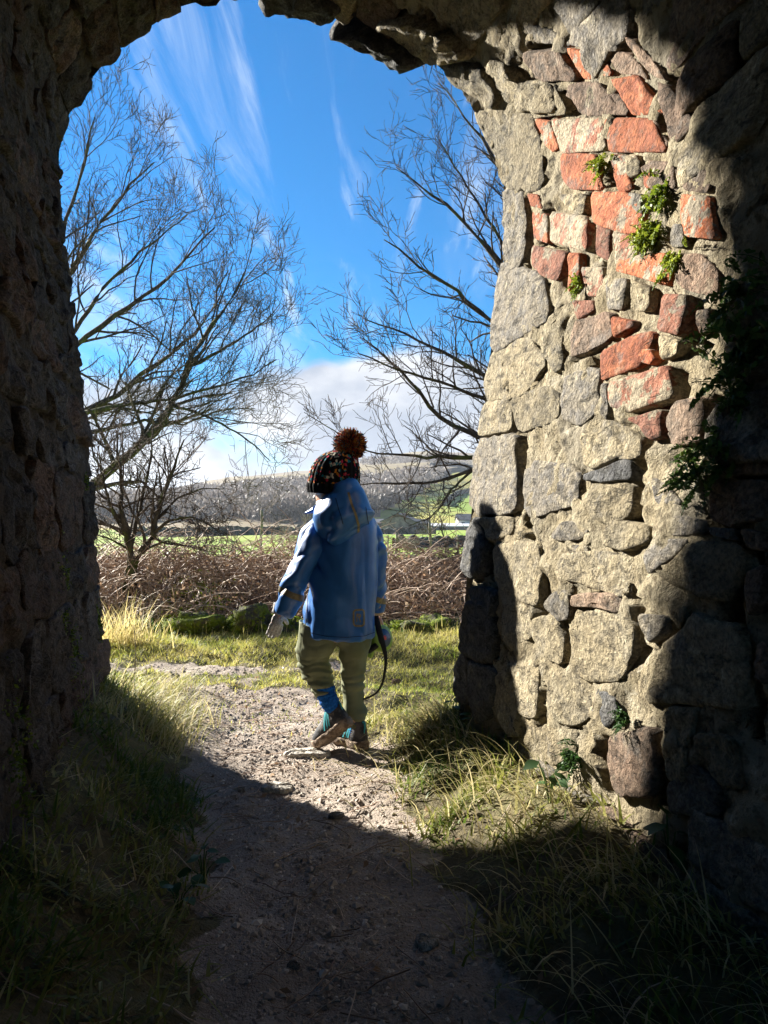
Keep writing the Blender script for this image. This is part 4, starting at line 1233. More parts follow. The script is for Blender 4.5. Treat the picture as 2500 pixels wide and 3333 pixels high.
s = NT('skin'); M['skin'] = s.done((0.62, 0.36, 0.26), 0.5, None, 0.4)
s.b.inputs['Subsurface Weight'].default_value = 0.15; s.b.inputs['Subsurface Radius'].default_value = (0.01, 0.004, 0.002)
s = NT('blue_rainproof_cloth')
n_ = s.noise(160, 3, 0.6)
c = s.mix(s.ramp(s.noise(14, 3), 0.4, 0.6), (0.026, 0.125, 0.37), (0.034, 0.15, 0.43))
M['jacket'] = s.done(c, s.ramp(s.noise(9, 3), 0.3, 0.7, 0.30, 0.36), s.bump(n_, 0.12, 0.002), 0.55)
M['jacket_dark'] = plain('navy_lining', (0.012, 0.03, 0.09), 0.6)
M['reflective'] = plain('dull_gold_reflective_tape', (0.22, 0.17, 0.085), 0.5, 0.4, 60, 0.25)
s = NT('olive_cotton')
n_ = s.noise(220, 3, 0.6)
c = s.mix(s.ramp(s.noise(11, 4), 0.38, 0.62), (0.16, 0.17, 0.095), (0.215, 0.225, 0.135))
M['trouser'] = s.done(c, 0.85, s.bump(n_, 0.3, 0.003), 0.15)
M['sock'] = plain('blue_sock', (0.012, 0.10, 0.36), 0.9, 0.1, 120, 0.3, 0.4)
M['glove'] = plain('pale_grey_knit', (0.42, 0.40, 0.38), 0.9, 0.1, 150, 0.25, 0.6)
s = NT('charcoal_shoe_fabric'); n_ = s.noise(70, 4, .6)
c = s.mix(s.ramp(s.noise(24, 5, .65), .46, .6), (0.04, 0.04, 0.045), (0.11, 0.10, 0.095))
c = s.mix(s.ramp(s.noise(30, 5, .7, w=(3, 3, 1)), .56, .66, 0, .8), c, (0.24, 0.185, 0.135))
M['shoe'] = s.done(c, .75, s.bump(n_, .5, .004), .3)
M['teal'] = plain('teal_stripe', (0.02, 0.30, 0.34), 0.5, 0.4)
M['white'] = plain('off_white_print', (0.6, 0.6, 0.58), 0.6, 0.3)
s = NT('muddy_sole')
n_ = s.noise(45, 6, 0.7)
c = s.mix(s.ramp(n_, 0.4, 0.6), (0.16, 0.11, 0.075), (0.36, 0.27, 0.195))
M['sole'] = s.done(c, 0.85, s.bump(n_, 1.0, 0.012), 0.3)
M['lining'] = plain('pale_collar_lining', (0.55, 0.53, 0.48), 0.8)
M['black'] = plain('black_webbing', (0.012, 0.012, 0.014), 0.6, 0.3)
M['lime'] = plain('lime_green_plastic', (0.24, 0.36, 0.05), 0.35, 0.5)
M['navyplastic'] = plain('dark_blue_plastic', (0.012, 0.035, 0.10), 0.35, 0.5)
M['redplastic'] = plain('red_plastic', (0.6, 0.05, 0.02), 0.4, 0.5)

# ---- body: one continuous figure (mostly under the clothes)
def cap(a, b, r0, r1, n=7): return tube_mesh(dens([(a, r0, r0), (a.lerp(b, .5), (r0 + r1) / 2, (r0 + r1) / 2), (b, r1, r1)], n), 14)
head_c = C(1088, 1572, 0.0)
faced = Vector((-0.62, 0.76, -0.08)).normalized()            # looks ahead and to the left
side_ = faced.cross(Vector((0, 0, 1))).normalized()
hl, hk = C(1032, 2070), C(1044, 2215, 0.02)
la, lt = C(1086, 2325, 0.0), C(1040, 2425, 0.02)
hr, rk, ra = C(1148, 2070, 0.02), C(1148, 2230, 0.05), C(1160, 2400, 0.03)
body_parts = [ellipsoid(head_c, (0.072, 0.084, 0.098)), ellipsoid(head_c + faced * 0.035 + Vector((0, 0, -0.045)), (0.05, 0.05, 0.05)),
    ellipsoid(head_c + faced * 0.086 + Vector((0, 0, -0.02)), (0.012, 0.014, 0.014)),
    ellipsoid(head_c + faced * 0.078 + Vector((0, 0, -0.055)), (0.02, 0.014, 0.008)),
    ellipsoid(head_c + side_ * 0.075 + Vector((0, 0, -0.02)), (0.012, 0.02, 0.026)), ellipsoid(head_c - side_ * 0.075 + Vector((0, 0, -0.02)), (0.012, 0.02, 0.026)),
    cap(head_c + Vector((0, 0, -0.05)), C(1115, 1690, 0.0), 0.038, 0.045),
    tube_mesh(dens([(C(1112, 1690), .06, .05), (C(1120, 1740), .10, .075), (C(1120, 1850), .095, .08), (C(1100, 1960), .09, .08), (C(1092, 2050), .085, .065), (C(1092, 2085), .07, .05)], 16)),
    cap(C(1050, 1725), C(985, 1835, -0.05), .034, .028), cap(C(985, 1835, -0.05), C(916, 1990, -0.05), .028, .019),
    cap(C(1190, 1725), C(1230, 1845, 0.05), .034, .028), cap(C(1230, 1845, 0.05), C(1232, 2000, 0.09), .028, .019),
    cap(hl, hk, .036, .028), cap(hk, la, .026, .017), cap(la, C(1065, 2385, 0.0), .018, .012), cap(hr, rk, .036, .028), cap(rk, ra, .026, .016),
    cap(ra, C(1140, 2425, 0.05), .018, .012)]
# hands: palm, four fingers of different lengths, thumb
def hand(wr, down, out, back, s_=1.0, fat=0.0, curl=0.25):
    """wr wrist, down finger direction, out = towards thumb, back = back of hand"""
    parts = [ellipsoid(wr + down * 0.030 * s_, (0.023 + fat, 0.014 + fat, 0.032 + fat), 16, 12, Matrix((out, back, -down)).transposed())]
    for i, (o_, ln) in enumerate(((0.0205, .041), (0.0070, .047), (-0.0068, .044), (-0.0200, .034))):
        b0 = wr + down * 0.050 * s_ + out * o_ * s_
        d1 = (down - back * curl * 0.5 + out * o_ * 4).normalized(); d2 = (down - back * curl * 1.6).normalized()
        m_ = b0 + d1 * ln * 0.5 * s_; e_ = m_ + d2 * ln * 0.5 * s_
        parts.append(tube_mesh(dens([(b0 - d1 * 0.012, .0062 + fat, .0062 + fat), (m_, .0062 + fat, .0062 + fat), (e_, .0045 + fat, .0045 + fat)], 7), 10))
    b0 = wr + down * 0.018 * s_ + out * 0.018 * s_
    d1 = (down * 0.55 + out * 0.85 - back * 0.1).normalized()
    parts.append(tube_mesh(dens([(b0 - d1 * 0.01, .0075 + fat, .0075 + fat), (b0 + d1 * 0.020 * s_, .0068 + fat, .0068 + fat), (b0 + d1 * 0.036 * s_ + down * 0.006, .005 + fat, .005 + fat)], 7), 10))
    return parts
lw = C(908, 1992, -0.05)
ldown = Vector((-0.22, 0.10, -0.97)).normalized(); lout = Vector((0.75, 0.66, 0)).normalized(); lback = ldown.cross(lout).normalized() * 1
if lback.y > 0: lback = -lback
lout = lback.cross(ldown).normalized()
if lout.x < 0: lout = -lout
body_parts += hand(lw, ldown, lout, lback)
rw = C(1234, 2008, 0.09)
rdown = Vector((0.05, 0.25, -0.97)).normalized(); rout = Vector((-0.5, 0.85, 0.2)).normalized(); rback = rdown.cross(rout).normalized()
if rback.x < 0: rback = -rback
rout = rback.cross(rdown).normalized()
body_parts += hand(rw, rdown, rout, rback, 1.0, 0.0, 1.3)
v, nrm, fs = fused(body_parts, 0.0042, 4)
person = add('person', make_mesh('person', v, fs, M['skin']), None,
             'small child walking away in blue rain jacket, olive trousers and knitted bobble hat', 'child')

# ---- trousers
wl = [(C(1046, 2040, .0), .088, .085), (C(1032, 2085, .0), .076, .080), (C(1021, 2130, .01), .064, .068), (C(1029, 2175, .02), .055, .058), (C(1044, 2215, .02), .050, .052), (C(1056, 2245, .01), .042, .044), (C(1062, 2268, .0), .037, .038)]
wr_ = [(C(1135, 2040, .01), .085, .085), (C(1150, 2085, .02), .066, .074), (C(1149, 2140, .03), .053, .060), (C(1147, 2200, .04), .046, .050), (C(1149, 2250, .05), .042, .045), (C(1153, 2300, .05), .040, .042), (C(1160, 2340, .045), .035, .036), (C(1163, 2374, .04), .027, .029)]
v, nrm, fs = fused([tube_mesh(dens(wl, 30), 28), tube_mesh(dens(wr_, 34), 28), ellipsoid(C(1092, 2045, .01), (.11, .095, .05))], 0.0036, 4)
zz = v[:, 2]; left_ = smooth(0.02, -0.02, v[:, 0] - C(1090, 2100).x)
ruck = np.sin(zz * 235 + 3.2 * vnoise(v[:, 0] * 13, v[:, 1] * 13, zz * 16, 31) + v[:, 0] * 22) * smooth(-0.5, 0.3, vnoise(v[:, 0] * 17, v[:, 1] * 17, zz * 24, 37))
fold = ridge(vnoise(v[:, 0] * 9 + 3, v[:, 1] * 9, zz * 30 + 1.5 * vnoise(v[:, 0] * 12, v[:, 1] * 12, zz * 10, 3), 8))
low = smooth(0.36, 0.26, zz)
kl = left_ * smooth(0.40, 0.30, zz) * smooth(0.16, 0.22, zz)
amp = 0.0035 + 0.002 * kl + 0.003 * (1 - left_) * smooth(0.17, 0.12, zz) + 0.003 * smooth(0.36, 0.3, zz)
amp = amp * (1 - 0.8 * left_ * smooth(0.225, 0.19, zz))
kr = left_ * smooth(0.37, 0.31, zz) * smooth(0.20, 0.225, zz) + 0.55 * (1 - left_) * (smooth(0.15, 0.12, zz) * smooth(0.075, 0.095, zz) + 0.5 * smooth(0.3, 0.26, zz) * smooth(0.18, 0.22, zz))
v2 = v + nrm * (ruck * 0.0042 * kr + fold * amp + 0.0045 * fbm(v[:, 0] * 16, v[:, 1] * 16, zz * 11, 12, 3))[:, None]
add('trousers', make_mesh('trousers', v2, fs, M['trouser']), person, 'olive cotton trousers, left leg rucked up over a blue sock')

# ---- jacket: torso and sleeves in one skin
def T_(cx, py, hw, dp, dy=0.0): return (C(cx, py, dy), hw * MM, dp)
tor = [T_(1101, 2072, 120, .124), T_(1102, 2035, 121, .126), T_(1105, 1980, 120, .124), T_(1115, 1910, 113, .118), T_(1124, 1840, 107, .112), T_(1127, 1775, 106, .104), T_(1126, 1725, 100, .096), T_(1120, 1690, 88, .084), T_(1113, 1655, 62, .066), T_(1106, 1625, 46, .054)]
sl = [(C(1060, 1706, .0), .050, .052), (C(1026, 1752, -.03), .054, .056), (C(999, 1812, -.05), .051, .054), (C(977, 1865, -.065), .050, .053), (C(954, 1915, -.07), .048, .050), (C(935, 1955, -.065), .043, .045), (C(921, 1992, -.06), .035, .036)]
sr = [(C(1180, 1706, .02), .050, .052), (C(1208, 1765, .04), .052, .055), (C(1220, 1830, .06), .048, .051), (C(1222, 1890, .075), .046, .048), (C(1222, 1945, .085), .043, .044), (C(1224, 1995, .09), .033, .034)]
v, nrm, fs = fused([tube_mesh(dens(tor, 40), 40), ellipsoid(C(1062, 1712, 0), (.056, .058, .05)), ellipsoid(C(1180, 1712, .01), (.056, .058, .05))], 0.005, 3)
w2 = ridge(vnoise((v[:, 0] + v[:, 2] * 0.7) * 15, v[:, 1] * 7, (v[:, 2] - v[:, 0] * 0.5) * 6, 9))
w3 = ridge(vnoise(v[:, 0] * 24, v[:, 1] * 12, v[:, 2] * 7 + v[:, 0] * 5, 19))
side_l = smooth(0.02, -0.08, v[:, 0] - C(1060, 1900).x)
hem = smooth(0.07, 0.0, v[:, 2] - C(1100, 2075).z)
disp = w2 * (0.0030 + 0.011 * side_l) + w3 * 0.0022 + 0.003 * fbm(v[:, 0] * 8, v[:, 1] * 8, v[:, 2] * 5, 3, 2)
disp += hem * 0.004 * vnoise(v[:, 0] * 30, v[:, 1] * 30, 0, 6)
v2 = v + nrm * disp[:, None]
jacket = add('jacket', make_mesh('jacket', v2, fs, M['jacket']), person, 'shiny blue hooded rain jacket')
def mk_bvh(v_, f_): return BVHTree.FromPolygons([Vector(a_) for a_ in v_], [tuple(int(i) for i in r) for f in f_ for r in f])
bvh = mk_bvh(v2, fs)
sl_bvh = []
for path_, seed_ in ((sl, 5), (sr, 14)):
    v, nrm, fs = fused([tube_mesh(dens(path_, 40), 34)], 0.0042, 2)
    ax = Vector(path_[-1][0] - path_[1][0]).normalized()
    al = v @ np.array(tuple(ax))
    top_ = smooth(0.0, 0.07, al - float(np.dot(np.array(tuple(path_[0][0])), np.array(tuple(ax)))))
    w1 = ridge(vnoise(al * 17 + v[:, 0] * 8 + 1.6 * vnoise(v[:, 0] * 11, v[:, 1] * 11, v[:, 2] * 11, seed_), v[:, 0] * 13 - v[:, 2] * 6, v[:, 1] * 12, seed_ + 3))
    w4 = ridge(vnoise(al * 34 + v[:, 0] * 22, v[:, 0] * 20, v[:, 1] * 20, seed_ + 8))
    v2 = v + nrm * (top_ * (w1 * 0.0115 + w4 * 0.0022))[:, None]
    add('sleeve', make_mesh('sleeve', v2, fs, M['jacket']), jacket)
    sl_bvh.append(mk_bvh(v2, fs))

# hood lying on the back
hd = [(1600, 1136, 36, .060, .020), (1614, 1131, 60, .085, .0), (1640, 1124, 80, .100, -.02), (1670, 1119, 93, .110, -.03), (1700, 1125, 93, .112, -.035), (1725, 1135, 84, .098, -.04), (1744, 1147, 62, .075, -.045), (1753, 1155, 30, .045, -.05)]
path = [(C(cx, py, dy - 0.02), hw * MM, dp) for py, cx, hw, dp, dy in hd]
V, fq = tube_mesh(dens(path, 34), 48)
nv_ = V - np.repeat(np.array([tuple(p[0]) for p in dens(path, 34)]), 48, 0)
nv_ /= np.linalg.norm(nv_, axis=1, keepdims=True)
cr = ridge(vnoise(V[:, 0] * 12 + V[:, 2] * 9, V[:, 1] * 9, V[:, 2] * 16 - V[:, 0] * 8, 23))
lf = smooth(C(1130, 1600).x, C(1050, 1600).x, V[:, 0])
V = V + nv_ * (cr * (0.006 + 0.013 * lf) + 0.004 * fbm(V[:, 0] * 14, V[:, 1] * 14, V[:, 2] * 14, 4, 2))[:, None]
hv, hn, hf = fused([(V, fq)], 0.0048, 2)
hood = add('hood', make_mesh('hood', hv, hf, M['jacket']), jacket)
hbvh = BVHTree.FromPolygons([Vector(a) for a in hv], [tuple(int(i) for i in r) for f in hf for r in f])
def ribbon(name, pix, hw_px, bv, mat, parent, off=0.0015, dy0=-0.6, k=26, closed=False, na=3):
    """flat tape laid on the cloth: follows the photographed line, dropped on to the garment from behind"""
    pts = np.array(pix, float)
    if closed: pts = np.vstack([pts, pts[:1]])
    s_ = np.concatenate([[0], np.cumsum(np.linalg.norm(np.diff(pts, axis=0), axis=1))])
    u = np.linspace(0, s_[-1], k)
    c_ = np.stack([np.interp(u, s_, pts[:, 0]), np.interp(u, s_, pts[:, 1])], -1)
    t_ = np.gradient(c_, axis=0)
    if closed: t_[0] = t_[-1] = c_[1] - c_[-2]
    t_ /= np.linalg.norm(t_, axis=1, keepdims=True) + 1e-9
    nn = np.stack([-t_[:, 1], t_[:, 0]], -1)
    V_, ok = [], []
    for i in range(k):
        for sd in np.linspace(-1, 1, na):
            q_ = c_[i] + nn[i] * sd * hw_px
            o_ = Vector((0, 0, CAMH)); tgt = C(q_[0], q_[1], 0.0); dr = (tgt - o_).normalized()
            hit = bv.ray_cast(o_, dr)
            if hit[0] is None: V_.append(tuple(tgt)); ok.append(False)
            else:
                n2_ = hit[1] if hit[1].dot(dr) < 0 else -hit[1]
                V_.append(tuple(hit[0] + n2_ * off)); ok.append(True)
    f_ = [f for f in grid_faces(k, na).tolist() if all(ok[i] for i in f)]
    if not f_: return None
    return add(name, make_mesh(name, V_, np.array(f_), mat), parent)
ribbon('hood_stripe', [(1134, 1603), (1144, 1640), (1158, 1675), (1167, 1710), (1166, 1748)], 3.8, hbvh, M['reflective'], hood)
ribbon('hood_seam', [(1093, 1622), (1100, 1650), (1110, 1680), (1116, 1705)], 1.3, hbvh, M['jacket_dark'], hood)
ribbon('hood_seam', [(1190, 1650), (1196, 1690), (1203, 1725)], 1.3, hbvh, M['jacket_dark'], hood)
ribbon('sleeve_band', [(889, 1908), (905, 1915), (925, 1925), (950, 1938), (975, 1946), (990, 1950)], 10, sl_bvh[0], M['reflective'], jacket, 0.0025, k=44, na=9)
ribbon('sleeve_band', [(1225, 1950), (1240, 1956), (1255, 1958)], 9, sl_bvh[1], M['reflective'], jacket, 0.0025, k=30, na=9)
ribbon('side_seam', [(1002, 1925), (998, 1990), (993, 2050)], 1.4, bvh, M['jacket_dark'], jacket)
ribbon('hem_seam', [(985, 2045), (1020, 2062), (1070, 2072), (1130, 2074), (1185, 2070), (1218, 2058)], 1.0, bvh, M['jacket_dark'], jacket, k=60)
rr_ = [(1156, 1986), (1179, 1984), (1184, 1990), (1184, 2032), (1179, 2037), (1156, 2037), (1151, 2031), (1151, 1992)]
emb = ribbon('back_emblem', rr_, 3.0, bvh, M['reflective'], jacket, 0.0018, k=60, closed=True)
for seg_ in ([(1161, 2024), (1161, 1998), (1168, 2010)], [(1162, 1998), (1173, 2001), (1168, 2011), (1174, 2025)], [(1168, 2012), (1175, 2004)]):
    ribbon('emblem_mark', seg_, 1.6, bvh, M['reflective'], jacket, 0.0018, k=18)
# collar: lining ring and the lapel at the throat
ring = [(C(1070 + 36 * math.cos(a), 1632 - 0 * math.sin(a), 0) + Vector((0, 0.045 * math.sin(a) + 0.02, 0.010 * math.cos(a + 0.6)))) for a in np.linspace(0, 2 * math.pi, 28, endpoint=False)]
pv = np.array([[tuple(p) for p in ring + ring[:1]]])
cv_, cf_ = tubes(pv, np.full((1, 29), 0.009), 8)
add('collar', make_mesh('collar', cv_, cf_[0], M['lining']), jacket)
lv, lf_ = tube_mesh(dens([(C(1032, 1652, .02), .012, .03), (C(1018, 1662, .03), .010, .03), (C(1000, 1668, .04), .004, .02)], 10), 12)
add('collar_flap', make_mesh('collar_flap', lv, lf_, M['jacket']), jacket)

# ---- glove (left), socks
gp = hand(lw, ldown, lout, lback, 1.12, 0.0012, 0.35) + [tube_mesh(dens([(lw - ldown * 0.03, .026, .024), (lw - ldown * 0.012, .025, .023), (lw + ldown * 0.006, .026, .022)], 8), 16)]
v, nrm, fs = fused(gp, 0.0024, 2)
v = v + nrm * (0.0012 * vnoise(v[:, 0] * 260, v[:, 1] * 260, v[:, 2] * 90, 4))[:, None]
add('glove', make_mesh('glove', v, fs, M['glove']), person, 'pale grey knitted glove')
def sock(path, name='sock'):
    V, f = tube_mesh(dens(path, 30), 26)
    z = np.repeat(np.arange(30), 26)
    V = V.reshape(30, 26, 3); c_ = V.mean(1, keepdims=True)
    w = 1 + 0.055 * np.sin(np.arange(30) * 1.25)[:, None, None] + 0.05 * vnoise(V[..., 0] * 40, V[..., 1] * 40, V[..., 2] * 60, 3)[..., None]
    return add(name, make_mesh(name, (c_ + (V - c_) * w).reshape(-1, 3), f, M['sock']), person)
sock([(C(1060, 2235, .0), .034, .034), (C(1064, 2265, -.005), .036, .036), (C(1074, 2285, -.008), .035, .035), (C(1083, 2303, -.006), .030, .031), (C(1092, 2322, -.006), .018, .02)])
sock([(C(1162, 2350, .04), .026, .027), (C(1160, 2372, .04), .028, .029), (C(1158, 2392, .04), .028, .03)])

# ---- shoes
def shoe(heel, fwd, up, L=0.165, name='shoe'):
    fwd = fwd.normalized(); up = (up - fwd * up.dot(fwd)).normalized(); sd = fwd.cross(up)
    R3 = Matrix((fwd, sd, up)).transposed()
    def W(p): return np.array([tuple(heel + R3 @ Vector(q)) for q in p])
    st = np.linspace(0, 1, 22)
    hw = 1.14 * np.interp(st, [0, .06, .2, .4, .62, .82, .94, 1], [.012, .024, .029, .028, .034, .033, .022, .006])
    off = np.interp(st, [0, .4, .7, 1], [0, 0.001, -.004, -.008])
    ht = 1.22 * np.interp(st, [0, .06, .14, .3, .42, .55, .75, .92, 1], [.050, .066, .072, .070, .060, .048, .036, .026, .008])
    an = np.linspace(0, 2 * math.pi, 24, endpoint=False)
    V = []
    for t, w_, o_, h_ in zip(st, hw, off, ht):
        for a in an:
            ca, sa = math.cos(a), math.sin(a)
            y = o_ + w_ * np.sign(ca) * abs(ca) ** 0.75
            z = 0.014 + (h_ * abs(sa) ** 0.8 if sa > 0 else -0.004 * abs(sa))
            y *= 1 - 0.32 * max(0, sa) ** 2 * (0.4 + 0.6 * (t < 0.6))
            V.append((t * L, y, z))
    o = empty_part('shoe', person, heel)
    put = lambda nm, v_, f_, m_: add(nm, make_mesh(nm, v_, f_, m_), o)
    fq = [grid_faces(22, 24, True), np.arange(24)[::-1][None], (np.arange(24) + 21 * 24)[None]]
    put('upper', W(V), fq, M['shoe'])
    S = []
    for t, w_, o_ in zip(st, hw, off):
        rise = 0.010 * max(0, (t - 0.72) / 0.28) ** 2
        for a in an:
            ca, sa = math.cos(a), math.sin(a)
            lug = 0.004 * (math.sin(t * 42) > 0) * (sa < -0.3)
            S.append((t * (L + 0.006) - 0.003, o_ + (w_ + 0.0045) * np.sign(ca) * abs(ca) ** 0.5, rise + 0.008 + 0.016 * np.sign(sa) * abs(sa) ** 0.5 - lug))
    S = W(S); S = S + 0.0025 * np.stack([vnoise(S[:, 0] * 90, S[:, 1] * 90, S[:, 2] * 90, k) for k in (1, 2, 3)], -1)
    put('sole', S, fq, M['sole'])
    # stripes on both flanks
    for sgn in (-1, 1):
        for k in range(3):
            t0 = 0.34 + 0.075 * k
            q = []
            for j in range(6):
                u = j / 5
                t = t0 - 0.13 * u
                w_ = np.interp(t, st, hw); h_ = np.interp(t, st, ht); o_ = np.interp(t, st, off)
                a = 0.12 + 0.95 * u
                y = o_ + sgn * (w_ * math.cos(a) ** 0.75 * (1 - 0.32 * math.sin(a) ** 2) + 0.0016)
                z = 0.014 + h_ * math.sin(a) ** 0.8
                q += [(t * L - 0.0035, y, z), (t * L + 0.0035, y, z)]
            put('stripe', W(q), grid_faces(6, 2), M['teal'])
    # heel tab, round mark and laces
    hv_, hf_ = tubes(np.array([W([(0.004, 0, .05), (-0.004, 0, .075), (-0.002, 0, .092), (0.008, 0, .096), (0.012, 0, .08)])]), np.full((1, 5), .0035), 6)
    put('heel_tab', hv_, hf_, M['teal'])
    a_ = np.linspace(0, 2 * math.pi, 17)
    hv_, hf_ = tubes(np.array([W([(0.030 + 0.007 * math.cos(a), np.interp(.18, st, hw) * .93 * 1.0, .048 + 0.007 * math.sin(a)) for a in a_])]), np.full((1, 17), .0011), 4)
    put('round_mark', hv_, hf_[0], M['white'])
    hv_, hf_ = tubes(np.array([W([(0.026, np.interp(.18, st, hw) * .93, .044), (0.034, np.interp(.18, st, hw) * .93, .052)])]), np.full((1, 2), .0011), 4)
    put('round_mark', hv_, hf_[0], M['white'])
    for k in range(4):
        x_ = 0.075 + 0.013 * k
        h_ = np.interp(x_ / L, st, ht)
        hv_, hf_ = tubes(np.array([W([(x_, -.014, .012 + h_ * .93), (x_ + .003, 0, .017 + h_), (x_ + .006, .014, .012 + h_ * .93)])]), np.full((1, 3), .002), 5)
        put('lace', hv_, hf_, M['white' if k == 9 else 'shoe'])
    return o
def empty_part(name, parent, loc):
    return add(name, None, parent, loc=loc)
shoe(C(1138, 2352, -.05), Vector((-.63, .47, -.616)), Vector((-.40, .30, .85)), 0.19)
rs = C(1186, 2452, .0)
rs.z = float(ground_h(rs.x, rs.y)) + 0.012
shoe(rs, Vector((-.62, .78, .0)), Vector((0, 0, 1)), 0.178)

# ---- knitted hat with bobble
s = NT('flecked_black_knit')
pos = s.geo.outputs['Position']
fl = s.voro(95, feature='F1', out='Color')
sepc = s.n('ShaderNodeSeparateColor'); s.t.links.new(fl, sepc.inputs[0])
reg = s.noise(16, 3, 0.5)
c = (0.010, 0.010, 0.012)
pick = s.math('ADD', sepc.outputs[0], s.math('MULTIPLY', s.math('SUBTRACT', reg, 0.5), 0.9))
c = s.mix(s.ramp(pick, 0.70, 0.71), c, (0.35, 0.02, 0.05))
c = s.mix(s.ramp(pick, 0.80, 0.81), c, (0.45, 0.16, 0.02))
c = s.mix(s.ramp(pick, 0.88, 0.89), c, (0.015, 0.16, 0.20))
c = s.mix(s.ramp(pick, 0.96, 0.97), c, (0.50, 0.45, 0.36))
M['knit'] = s.done(c, 0.95, s.bump(s.noise(240, 3, 0.6), 0.5, 0.004), 0.05)
s = NT('black_knit_rib'); M['rib'] = s.done((0.012, 0.012, 0.014), 0.95, s.bump(s.noise(240, 3, 0.6), 0.5, 0.004), 0.05)
NR, NS = 44, 156
hp = [(1606, 1086, 80, .094), (1590, 1086, 83, .098), (1565, 1087, 85, .101), (1540, 1090, 83, .100), (1515, 1094, 77, .094), (1493, 1100, 66, .082), (1477, 1107, 50, .062), (1468, 1114, 30, .038), (1465, 1118, 10, .012)]
a_ = np.array(hp, float)
ui = np.linspace(0, len(hp) - 1, NR)
prof_ = np.stack([np.interp(ui, np.arange(len(hp)), a_[:, j]) for j in range(4)], -1)
for j in range(4): prof_[:, j] = np.convolve(np.pad(prof_[:, j], 2, mode='edge'), [.1, .2, .4, .2, .1], 'valid')
an = np.linspace(0, 2 * math.pi, NS, endpoint=False)
V = []
for i, (py, cx, hw, dp) in enumerate(prof_):
    c0 = C(cx, py)
    ribs = 26
    rb = np.abs(np.sin(an * ribs / 2)) ** 0.7
    st_ = np.abs(np.sin(i * 1.15 + (np.floor(an * ribs / (2 * math.pi)) % 2) * 0.6))
    bandf = 1.0 + 0.035 * (i < 9)
    k_ = bandf * (0.955 + 0.06 * rb * (0.75 + 0.25 * st_))
    tl = (prof_[i, 0] - 1606) / 140
    for a, kk in zip(an, k_):
        V.append((c0.x + hw * MM * math.cos(a) * kk, c0.y + dp * math.sin(a) * kk, c0.z + 0.012 * math.cos(a) * -0.3 + 0.006 * math.sin(a)))
V = np.array(V)
fq = grid_faces(NR, NS, True)
hat = add('bobble_hat', make_mesh('bobble_hat', V, [fq, (np.arange(NS) + (NR - 1) * NS)[None]], M['knit']), person, 'chunky black knitted hat flecked with colours')
NBn = 10 * NS
bb = V[:NBn].reshape(10, NS, 3).copy(); cb = bb.mean(1, keepdims=True)
bb = cb + (bb - cb) * np.array([1.02, 1.02, 1.03])
add('hat_band', make_mesh('hat_band', bb.reshape(-1, 3), grid_faces(10, NS, True), M['rib']), hat)
# bobble: yarn ends
NY = 6500
dv = rng.normal(0, 1, (NY, 3)); dv /= np.linalg.norm(dv, axis=1, keepdims=True)
pc = np.array(tuple(C(1139, 1449, 0.0)))
r1 = rng.uniform(0.044, 0.062, NY); r0 = 0.022
mid = dv * (r1 * 0.75)[:, None] + rng.normal(0, .003, (NY, 3))
P = np.stack([pc + dv * r0, pc + mid, pc + dv * r1[:, None] + rng.normal(0, .0045, (NY, 3))], 1)
v_, f_ = tubes(P, np.tile([.0010, .0013, .0011], (NY, 1)), 3)
s = NT('yarn')
t = s.attr('tone')
c = (0.02, 0.012, 0.012)
for lo, cc in ((0.30, (0.16, 0.045, 0.02)), (0.46, (0.42, 0.14, 0.02)), (0.62, (0.38, 0.03, 0.02)), (0.74, (0.015, 0.13, 0.17)), (0.86, (0.50, 0.28, 0.04)), (0.95, (0.55, 0.48, 0.38))):
    c = s.mix(s.ramp(t, lo, lo + 0.005), c, cc)
M['yarn'] = s.done(c, 0.95, None, 0.05)
cl = np.clip(0.5 + 0.45 * fbm(dv[:, 0] * 5, dv[:, 1] * 5, dv[:, 2] * 5, 5, 2) + rng.normal(0, .16, NY) + 0.18 * (-dv[:, 0]), 0, 1)
add('bobble', make_mesh('bobble', v_, f_, M['yarn'], True, {'tone': np.repeat(cl, 9)}), hat)

# ---- hand reel with black strap, held in the right hand
rc = C(1240, 2078, 0.07)
reel = empty('hand_reel', rc, 'lime green hand reel with dark blue disc and black strap held by child', 'hand reel')
axd = Vector((0.72, -0.66, 0.22)).normalized()
Rz = axd.to_track_quat('Z', 'Y').to_matrix()
def disc(r, h0, h1, n=40, bev=0.004):
    rings = [(r - bev, h0), (r, h0 + bev), (r, h1 - bev), (r - bev, h1)]
    V = []
    for rr2, h in rings:
        for a in np.linspace(0, 2 * math.pi, n, endpoint=False): V.append((rr2 * math.cos(a), rr2 * math.sin(a) * 1.0, h))
    V = np.array([tuple(rc + Rz @ Vector(q)) for q in V])
    return V, [grid_faces(4, n, True), np.arange(n)[::-1][None], (np.arange(n) + 3 * n)[None]]
for nm, r, h0, h1, m_ in (('housing', .050, -.022, .018, 'lime'), ('disc', .036, .010, .0215, 'navyplastic'), ('button', .009, .018, .0245, 'redplastic')):
    v_, f_ = disc(r, h0, h1); add(nm, make_mesh(nm, v_, f_, M[m_]), reel)
hp_ = [C(1255, 2030, .08), C(1235, 2050, .08), C(1215, 2100, .07), C(1205, 2128, .06), C(1200, 2135, .06)]
v_, f_ = tube_mesh(dens([(p_, .014, .017) for p_ in hp_[1:]], 14), 14)
add('handle', make_mesh('handle', v_, f_, M['lime']), reel)
v_, f_ = tube_mesh(dens([(C(1198, 2118, .035), .012, .014), (C(1215, 2108, .03), .012, .014), (C(1228, 2098, .03), .011, .012)], 8), 12)
add('grip_panel', make_mesh('grip_panel', v_, f_, M['black']), reel)
